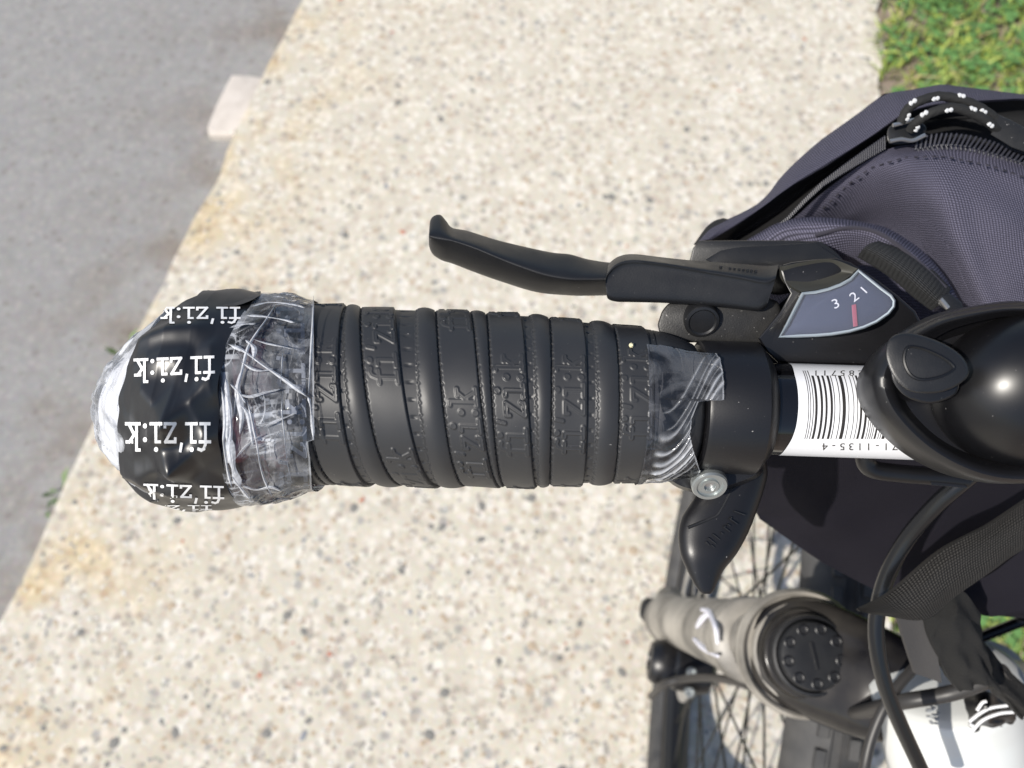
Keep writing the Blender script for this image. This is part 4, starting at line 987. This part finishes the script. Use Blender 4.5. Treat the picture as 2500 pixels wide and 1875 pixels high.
def leg(top, sgn, nm='fork_leg'):
    b = MB(); ax = hd; L = .50
    b.lathe(top, ax, [(.015, .0), (.0155, .01), (.0155, .10)], 30)
    b.lathe(top, ax, [(.017, .088), (.0235, .092), (.0245, .10), (.0245, .112), (.0225, .118), (.0222, .19), (.0215, .28), (.021, .35), (.0225, .385), (.024, .41), (.022, .438), (.012, .448)], 36)
    o = b.build(nm, M['fork'], bike, sharp=40)
    return o
lt = dial_c + hd * .012; leg_l = leg(lt, 1); leg_r = leg(lt - LEFTV * .130, -1)
end_l = lt + hd * .425 + HEAD * .012
AX = end_l - LEFTV * .065
WR = .335
WC = np.array([AX[0], AX[1], WR])
b = MB(); b.tube([end_l - hd * .02 - HEAD * .012, end_l + HEAD * .01 - np.array([0, 0, .01])], [.018, .013], 20); b.build('dropout', M['fork'], leg_l)
b = MB(); b.lathe(WC + LEFTV * .070, LEFTV, [(.011, 0), (.012, .004), (.012, .014), (.008, .018), (.003, .019)], 20); b.build('axle_nut', M['plastic'], leg_l)
# disc caliper behind the lower leg
b = MB(); cc = lt + hd * .345 - HEAD * .036 - LEFTV * .008 + LEFTV * .004
b.lathe(cc - LEFTV * .022, LEFTV, [(.010, -.004), (.018, 0), (.020, .006), (.020, .028), (.0175, .031), (.019, .035), (.018, .046), (.015, .050), (.009, .051), (.008, .047), (.001, .047)], 30)
cal = b.build('disc_caliper', M['satin'], bike, sharp=35)
b = MB(); b.tube([cc - HEAD * .004, cc + HEAD * .034 + hd * .004], [.014, .012], 16); b.build('caliper_bracket', M['plastic'], cal)
b = MB()
for o_ in (-.002, -.018): b.lathe(cc + upv * .0185 - LEFTV * .004 + HEAD * o_, upv, [(.0042, -.004), (.0042, .002), (.0036, .0028), (.0022, .0028), (.0020, .0012), (.0003, .0012)], 14)
b.build('bolt', M['steel'], cal)
# --- front wheel
wheel = empty('front_wheel', tuple(WC), None, None); attach(wheel, bike); 
wheel.location = WC
TH_ = np.linspace(0, 2 * math.pi, 120, endpoint=False); EX, EZ = HEAD, np.array([0, 0, 1.])
def ring(prof, n=120):
    t = np.linspace(0, 2 * math.pi, n, endpoint=False); rad = np.cos(t)[:, None] * EX + np.sin(t)[:, None] * EZ
    return np.array([[WC + rad[i] * r + LEFTV * o for r, o in prof] for i in range(n)])
def ring_obj(prof, name, m, n=120):
    b = MB(); b.grid(ring(prof, n), close_u=True, close_v=True); return b.build(name, m, wheel, sharp=40)
tp = [(WR - .046, .012), (WR - .040, .020), (WR - .025, .0255), (WR - .012, .022), (WR - .008, .018), (WR - .004, .0145), (WR - .001, .004), (WR - .0045, .003), (WR - .0045, -.003), (WR - .001, -.004), (WR - .004, -.0145), (WR - .008, -.018), (WR - .012, -.022), (WR - .025, -.0255), (WR - .040, -.020), (WR - .046, -.012)]
tyre = ring_obj(tp, 'tyre', M['tyre'])
b = MB()
for k in range(110):
    a = 2 * math.pi * k / 110; rad = math.cos(a) * EX + math.sin(a) * EZ; tan = -math.sin(a) * EX + math.cos(a) * EZ
    for o_, s_ in ((.0095, .5), (-.0095, 0)):
        a2 = a + s_ * 2 * math.pi / 110; rad = math.cos(a2) * EX + math.sin(a2) * EZ; tan = -math.sin(a2) * EX + math.cos(a2) * EZ
        b.box(WC + rad * (WR - .0012) + LEFTV * o_, tan * .012, LEFTV * .006, rad * .004)
b.build('tread_knobs', M['tyre'], wheel); bpy.data.objects['tread_knobs']['kind'] = 'stuff'
ring_obj([(WR - .044, .013), (WR - .060, .011), (WR - .066, .004), (WR - .066, -.004), (WR - .060, -.011), (WR - .044, -.013)], 'rim', M['rim'])
b = MB(); b.lathe(WC - LEFTV * .055, LEFTV, [(.008, 0), (.012, .012), (.021, .022), (.021, .026), (.013, .032), (.013, .078), (.024, .084), (.024, .088), (.012, .098), (.008, .11)], 28); b.build('hub', M['plastic'], wheel)
b = MB(); r0 = ring([(.080, .036), (.080, .038), (.062, .038), (.062, .036)], 80); b.grid(r0, close_u=True, close_v=True)
for k in range(6):
    a = k * math.pi / 3; rad = math.cos(a) * EX + math.sin(a) * EZ; b.box(WC + rad * .043 + LEFTV * .037, rad * .042, np.cross(rad, LEFTV) * .007, LEFTV * .0017)
b.build('brake_disc', M['alu'], wheel)
for k in range(32):
    a = 2 * math.pi * (k + .5) / 32; side = 1 if k % 2 else -1; lead = 1 if (k // 2) % 2 else -1; ah = a + lead * 1.05
    p0 = WC + .021 * (math.cos(ah) * EX + math.sin(ah) * EZ) + LEFTV * .028 * side; p1 = WC + (WR - .064) * (math.cos(a) * EX + math.sin(a) * EZ)
    b = MB(); b.tube([p0, p1], .0011, 6); b.build('spoke', M['spoke'], wheel)
# white cable-tie tails by the leg
b = MB()
for pts in ([(1714, 1488, .518), (1733, 1496, .500), (1747, 1530, .470), (1752, 1572, .466)], [(1702, 1530, .527), (1720, 1506, .508), (1738, 1497, .495)], [(1695, 1560, .536), (1722, 1585, .504), (1752, 1602, .466)]):
    b.tube([D(*p) for p in pts], [.0012, .0020, .0016, .0009], 6, smooth=14)
o = b.build('cable_tie', mat('white_nylon', (.72, .72, .80), .4), bike); tag(o, 'loose white nylon tie ends on the fork leg')

# ------------------------------------------------------------------ handlebar bag
bag = empty('handlebar_bag', tuple(D(2300, 900, .33)), 'purple grey nylon handlebar bag with a black zip, hanging in front of the handlebar', 'bag')
OUT = [(1706, 588), (1722, 566), (1740, 552), (1779, 534), (1822, 514), (1864, 489), (1884, 464), (1901, 440), (1946, 392), (2007, 339), (2088, 282), (2130, 250), (2157, 229), (2210, 221), (2300, 206), (2373, 215), (2500, 231), (2640, 250)]
dO = [.262, .264, .266, .268, .270, .272, .273, .274, .277, .279, .281, .282, .283, .283, .283, .283, .284, .286]
INN = [(1742, 584), (1770, 568), (1800, 550), (1830, 528), (1866, 503), (1893, 482), (1920, 462), (1962, 436), (2010, 409), (2088, 360), (2141, 325), (2180, 296), (2215, 272), (2300, 252), (2373, 248), (2500, 240), (2640, 256)]
# shell band facing the camera
def resamp(P, n): 
    P = np.array(P, float); l = np.concatenate([[0], np.cumsum(np.linalg.norm(np.diff(P, axis=0), axis=1))]); t = np.linspace(0, l[-1], n)
    return np.stack([np.interp(t, l, P[:, k]) for k in range(P.shape[1])], 1)
O3 = resamp([(x, y, d) for (x, y), d in zip(OUT, dO)], 26); I3 = resamp([(x, y, .258) for x, y in INN], 26)
mb = MB(); rows = [[(x, y, d) for x, y, d in O3]]
for f, dd in ((.12, -.006), (.5, -.011), (.9, -.012), (1, -.009)): rows.append([tuple(O3[k, :2] + (I3[k, :2] - O3[k, :2]) * f) + (O3[k, 2] + (I3[k, 2] - O3[k, 2]) * f + dd * (1 - f * .6),) for k in range(26)])
px_patch(mb, rows, 24, 120, .0015, wob=.0004); mb.build('outer_shell', M['bag'], bag, sharp=60)
# body of the bag, tapering away below
ring0 = np.array([(x, y, d) for (x, y), d in zip(OUT, dO)] + [(2900, 300, .285), (3000, 800, .28), (2950, 1350, .30), (2600, 1520, .31), (2300, 1490, .32), (2122, 1432, .32), (2035, 1385, .330), (1987, 1350, .330), (1943, 1322, .330), (1882, 1276, .328), (1856, 1258, .326), (1825, 1200, .318), (1800, 1050, .305), (1770, 850, .285), (1725, 700, .270)])
def rr_(a, dd): 
    c = np.array([2350, 850]); return [D(*(c + (p[:2] - c) * a), p[2] + dd) for p in ring0]
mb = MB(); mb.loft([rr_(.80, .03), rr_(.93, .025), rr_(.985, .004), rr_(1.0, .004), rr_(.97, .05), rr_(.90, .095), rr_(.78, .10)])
mb.build('bag_body', M['bag_shaded'], bag, sharp=50)
# rear panel seen below the bar
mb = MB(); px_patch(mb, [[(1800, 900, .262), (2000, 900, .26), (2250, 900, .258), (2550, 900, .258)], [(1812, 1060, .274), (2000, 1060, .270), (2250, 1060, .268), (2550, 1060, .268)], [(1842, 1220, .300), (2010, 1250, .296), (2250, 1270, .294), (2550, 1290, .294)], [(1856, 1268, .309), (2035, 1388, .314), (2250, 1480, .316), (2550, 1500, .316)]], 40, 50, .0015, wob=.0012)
mb.build('rear_panel', M['bag_shaded'], bag)
# black piping band between shell and zip
Z = [(1800, 600), (1850, 575), (1925, 530), (2007, 452), (2088, 397), (2161, 347), (2215, 322), (2260, 335), (2332, 333), (2414, 349), (2500, 377), (2640, 430)]
Z3 = resamp([(x, y, .2585) for x, y in Z], 26)
mb = MB(); rows = [[(x, y - 2, .2595) for x, y, d in I3]]
for f, dd in ((.3, .010), (.65, .010), (1, .002)): rows.append([tuple(I3[k, :2] + (Z3[k, :2] - I3[k, :2]) * f) + (.2575 + dd,) for k in range(26)])
px_patch(mb, rows, 16, 90, .0015); mb.build('piping', M['black_cloth'], bag)
# lid panel
LID = [[(1800, 640, .2640), (1938, 533, .2630), (2010, 470, .2600), (2088, 412, .2565), (2160, 368, .2540), (2225, 352, .2530), (2330, 352, .2520), (2414, 370, .2515), (2500, 398, .251), (2650, 460, .251)],
       [(1850, 650, .2700), (1968, 545, .2670), (2050, 480, .2620), (2120, 430, .2550), (2190, 398, .2480), (2260, 388, .2465), (2340, 392, .2460), (2420, 415, .2455), (2510, 450, .245), (2650, 510, .245)],
       [(1890, 655, .2780), (2000, 560, .2740), (2080, 520, .2700), (2150, 490, .2620), (2220, 478, .2520), (2300, 478, .2435), (2380, 490, .2425), (2450, 505, .2420), (2530, 530, .242), (2660, 590, .242)],
       [(1930, 665, .2840), (2030, 575, .2820), (2110, 556, .2800), (2180, 565, .2730), (2250, 572, .2600), (2330, 580, .2435), (2400, 588, .2415), (2470, 600, .2405), (2550, 620, .240), (2670, 660, .24)],
       [(1980, 690, .2820), (2080, 620, .2800), (2160, 618, .2780), (2230, 650, .2720), (2300, 670, .2590), (2370, 680, .2435), (2430, 690, .2415), (2490, 700, .2400), (2570, 715, .240), (2680, 740, .24)],
       [(2050, 740, .2860), (2150, 720, .2840), (2230, 720, .2820), (2290, 745, .2740), (2350, 765, .2580), (2410, 780, .2450), (2460, 790, .2430), (2510, 800, .2420), (2590, 810, .242), (2690, 820, .242)],
       [(2100, 840, .280), (2200, 840, .278), (2280, 840, .272), (2330, 850, .262), (2380, 860, .255), (2430, 870, .251), (2480, 880, .249), (2530, 890, .248), (2600, 900, .248), (2700, 900, .248)]]
mb = MB(); px_patch(mb, LID, 90, 110, .0018, wob=.0007); lid = mb.build('lid_panel', M['bag'], bag, sharp=0)
# stitching on the lid, dashes of thread
mb = MB(); P = resamp([(1985, 545), (2007, 512), (2068, 452), (2129, 408), (2210, 384), (2312, 382), (2414, 404), (2500, 432), (2600, 480)], 64)
def lid_depth(x, y):
    best = None
    for r in LID:
        for (a, b_, d) in r:
            q = (a - x) ** 2 + (b_ - y) ** 2; best = (best or []) + [(1 / (q + 40) ** 1.6, d)]
    w = sum(a for a, _ in best); return sum(a * d for a, d in best) / w
for k in range(0, 63):
    if k % 2: continue
    a, c = P[k], P[k] * .25 + P[k + 1] * .75; mb.tube([D(*a, lid_depth(*a) - .0028), D(*c, lid_depth(*c) - .0028)], .00028, 5)
mb.build('stitching', M['thread'], lid)
# zip: closed chain, teeth one by one, open half to the right
zc = resamp([(1880, 566), (1925, 532), (1965, 490), (2007, 450), (2048, 421), (2088, 394), (2125, 370), (2165, 345)], 62)
zo = resamp([(2238, 350), (2290, 341), (2332, 341), (2375, 347), (2414, 358), (2455, 370), (2500, 385), (2560, 410)], 30)
zipper = empty('zip', tuple(D(2165, 345, .252)), None, None); attach(zipper, bag)
tb = MB(); tb.lathe((0, 0, 0), (1, 0, 0), [(.4, -.5), (.5, -.42), (.5, .42), (.4, .5)], 8); tm = None
def tooth(p, along, across, L, w, d):
    global tm
    if tm is None:
        o = tb.build('zip_tooth', M['zip']); tm = o.data; bpy.data.objects.remove(o)
    o = bpy.data.objects.new('zip_tooth', tm); C.objects.link(o)
    a = unit(across); b = unit(along - a * a.dot(along)); c = np.cross(a, b)
    m = Matrix((tuple(a * L), tuple(b * w), tuple(c * w))).transposed(); o.matrix_basis = Matrix.Translation(p) @ m.to_4x4(); attach(o, zipper)
for k in range(61):
    p, q = zc[k], zc[k + 1]; d = .2535 - .002 * k / 61; wid = np.interp(k, [0, 30, 61], [.0008, .0018, .0042]); a = D(*p, d); al = D(*q, d) - a
    tooth(a, al, np.cross(al, cF) * (1) + al * .6, wid, .00050, d)
for k in range(29):
    p, q = zo[k], zo[k + 1]; d = .2490; a = D(*p, d); al = D(*q, d) - a
    tooth(a, al, np.cross(al, cF) + al * .35, .0040, .00075, d)
    a2 = D(p[0] + 4, p[1] + 18, d + .0006); tooth(a2, al, np.cross(al, cF) - al * .4, .0018, .00075, d)
# open tape edge above the zip (dark mouth)
mb = MB(); px_patch(mb, [[(2225, 302, .262), (2300, 290, .266), (2400, 285, .268), (2520, 275, .268), (2640, 280, .268)], [(2235, 325, .268), (2310, 318, .272), (2400, 325, .274), (2520, 340, .274), (2640, 370, .274)], [(2240, 345, .262), (2310, 338, .262), (2400, 350, .262), (2520, 385, .262), (2640, 425, .262)]], 12, 30, .001); mb.build('bag_mouth', M['black_cloth'], bag)
mb = MB(); px_prism(mb, [(2168, 315), (2185, 302), (2215, 294), (2250, 300), (2262, 315), (2250, 338), (2228, 348), (2180, 352), (2166, 340)], .2485, .004, bev=4, n=40); sl_o = mb.build('zip_slider', M['plastic'], bag)
mb = MB(); mb.tube([D(x, y, .2455) for x, y in ((2180, 306), (2205, 300), (2235, 292))], .0006, 8); mb.tube([D(x, y, .2455) for x, y in ((2172, 345), (2200, 340), (2228, 343), (2258, 330))], .0006, 8, smooth=16); mb.build('slider_edge', M['alu'], sl_o)
# pull cord with pale flecks
def cord(pts, seed):
    P = cr_open([D(*p) for p in pts], 60); T = np.gradient(P, axis=0); T /= np.linalg.norm(T, axis=1)[:, None]
    r = .00135; th_ = np.linspace(0, 2 * math.pi, 16, endpoint=False); G = []
    for i in range(60):
        A = unit(np.cross(T[i], cF)); B = np.cross(T[i], A); rr_c = r * (1 + .06 * np.sin(th_ * 4 + i * 1.3))
        G.append(P[i] + rr_c[:, None] * (np.cos(th_)[:, None] * A + np.sin(th_)[:, None] * B))
    b = MB(); b.loft(G); o = b.build('pull_cord', M['cordm'], bag)
    b = MB(); r_ = random.Random(seed)
    for i in range(4, 58, 11):
        A = unit(np.cross(T[i], cF)); B = np.cross(T[i], A)
        for j in range(2):
            a = -1.57 + (.5 if (i // 11) % 2 else -.7) ; c = P[i] + T[i] * .0011 * j + r * .98 * (math.cos(a) * A * (1 if True else 1) + math.sin(a) * B * (1 if (math.sin(a) * B).dot(cF) < 0 else -1))
            b.lathe(c, -cF, [(.0003, -.0003), (.00075, 0), (.0004, .0004)], 8)
    b.build('cord_fleck', M['fleck'], o)
cord([(2200, 300, .246), (2215, 268, .244), (2245, 247, .242), (2292, 235, .242), (2350, 245, .242), (2400, 268, .243), (2445, 302, .245)], 1)
cord([(2222, 318, .246), (2240, 296, .243), (2275, 275, .2405), (2325, 263, .240), (2375, 277, .2405), (2415, 300, .242), (2440, 325, .245)], 2)
mb = MB(); px_prism(mb, [(2420, 272), (2462, 290), (2520, 320), (2560, 350), (2540, 385), (2470, 360), (2418, 328), (2432, 305)], .243, .005, bev=4); mb.build('cord_end', M['plastic_dust'], bag)
# side fold with its seam
FL = [[(1800, 600, .262), (1850, 570, .258), (1900, 544, .255), (1966, 530, .2525), (2047, 533, .2505), (2120, 545, .2490), (2165, 556, .2480), (2215, 585, .2465), (2262, 622, .2450), (2310, 680, .2435), (2345, 742, .2430)],
      [(1800, 602, .255), (1855, 576, .2510), (1905, 552, .2480), (1966, 540, .2455), (2047, 543, .2430), (2118, 554, .2415), (2160, 566, .2400), (2208, 593, .2390), (2254, 630, .2380), (2300, 686, .2370), (2332, 745, .2370)],
      [(1820, 640, .252), (1870, 600, .2485), (1920, 570, .2455), (1980, 562, .2430), (2050, 556, .2405), (2115, 565, .2390), (2155, 580, .2375), (2198, 605, .2365), (2240, 640, .2360), (2285, 693, .2355), (2315, 748, .2360)],
      [(1850, 700, .256), (1900, 655, .2520), (1950, 625, .2490), (1995, 605, .2450), (2060, 590, .2430), (2110, 592, .2415), (2145, 605, .2405), (2185, 625, .2400), (2225, 655, .2395), (2268, 702, .2395), (2300, 750, .2395)],
      [(1880, 760, .262), (1930, 720, .2580), (1980, 690, .2550), (2030, 660, .2520), (2070, 650, .2500), (2105, 645, .2490), (2140, 650, .2480), (2175, 665, .2470), (2210, 690, .2465), (2250, 725, .2465), (2285, 760, .2465)]]
mb = MB(); px_patch(mb, FL, 40, 80, .002, wob=.0003); fl = mb.build('side_fold', M['bag'], bag, sharp=0)
mb = MB(); P = cr_open([(1990, 574, .2418), (2068, 556, .2398), (2129, 563, .2382), (2170, 583, .2366), (2235, 633, .2355), (2308, 703, .235)], 40); mb.tube([D(*p) for p in P], .0006, 6); mb.build('seam', M['thread'], fl)
# ribbed webbing loop with its plastic end
mb = MB(); px_patch(mb, [[(2150, 588, .2400), (2195, 600, .2390), (2240, 625, .2380), (2285, 665, .2370), (2322, 705, .2370)], [(2130, 592, .2345), (2178, 612, .2330), (2225, 642, .2320), (2272, 685, .2310), (2310, 725, .2315)], [(2112, 606, .2335), (2160, 632, .2315), (2210, 668, .2305), (2255, 708, .2300), (2296, 742, .2305)], [(2098, 626, .2385), (2148, 655, .2365), (2196, 690, .2355), (2240, 728, .2350), (2278, 756, .2350)]], 24, 40, .0015); mb.build('webbing_loop', M['web_rib'], bag, sharp=0)
mb = MB(); px_prism(mb, [(2296, 722), (2318, 716), (2348, 738), (2352, 752), (2330, 762), (2308, 758), (2290, 742)], .2300, .006, bev=4); mb.build('buckle', M['plastic'], bag)
mb = MB(); mb.tube([D(2295, 730, .2298), D(2314, 752, .2298)], .0007, 8); mb.build('buckle_edge', M['alu'], bag)
mb = MB(); px_patch(mb, [[(1700, 592, .262), (1735, 545, .264), (1765, 532, .266)], [(1712, 596, .257), (1745, 556, .259), (1782, 536, .262)]], 8, 12, .004); mb.build('edge_tab', M['black_cloth'], bag)
# loose strap with cut tip
TOPS = [(2093, 1491), (2184, 1440), (2302, 1342), (2416, 1281), (2500, 1224), (2620, 1150)]; BOTS = [(2130, 1500), (2253, 1513), (2330, 1462), (2420, 1395), (2500, 1342), (2640, 1270)]
mb = MB(); rows = []
for f in (0, .33, .66, 1): rows.append([tuple(np.array(a) + (np.array(b_) - np.array(a)) * f) + (.247 - .003 * math.sin(math.pi * f) + .004 * k / 5,) for k, (a, b_) in enumerate(zip(TOPS, BOTS))])
px_patch(mb, rows, 14, 40, .0016, wob=.0004); mb.build('strap', M['web'], bag)
mb = MB(); px_patch(mb, [[(2192, 1505, .262), (2225, 1500, .262), (2262, 1500, .262)], [(2212, 1575, .268), (2245, 1570, .268), (2282, 1560, .266)], [(2235, 1645, .275), (2265, 1655, .275), (2300, 1668, .274)]], 12, 10, .002); mb.build('strap_tail', mat('grey_webbing', (.045, .043, .043), .8, bump=.6, bscale=1500), bag)
mb = MB(); px_patch(mb, [[(2250, 1500, .262), (2300, 1470, .258), (2345, 1440, .258), (2390, 1495, .266)], [(2272, 1560, .264), (2318, 1535, .257), (2365, 1525, .258), (2405, 1560, .270)], [(2300, 1625, .272), (2345, 1610, .265), (2385, 1605, .266), (2420, 1630, .276)], [(2345, 1690, .282), (2380, 1680, .277), (2410, 1672, .278), (2440, 1690, .286)]], 24, 24, .003, wob=.0015); mb.build('sleeve', M['fleece'], bag)
mb = MB(); px_patch(mb, [[(2392, 1555, .30), (2415, 1580, .30), (2448, 1622, .30), (2520, 1690, .30)], [(2380, 1590, .295), (2410, 1640, .292), (2450, 1690, .292), (2520, 1740, .295)], [(2400, 1640, .30), (2425, 1690, .298), (2470, 1730, .298), (2490, 1755, .30)]], 16, 16, .002, wob=.0012); mb.build('strap_fold', M['web'], bag)
mb = MB(); px_patch(mb, [[(2330, 1440, .286), (2420, 1400, .284), (2500, 1340, .282), (2640, 1250, .28)], [(2350, 1480, .286), (2420, 1450, .284), (2500, 1430, .282), (2640, 1400, .28)], [(2388, 1500, .288), (2430, 1505, .286), (2500, 1490, .284), (2640, 1480, .28)]], 12, 16, .003); mb.build('bag_underside', M['bag_shaded'], bag)
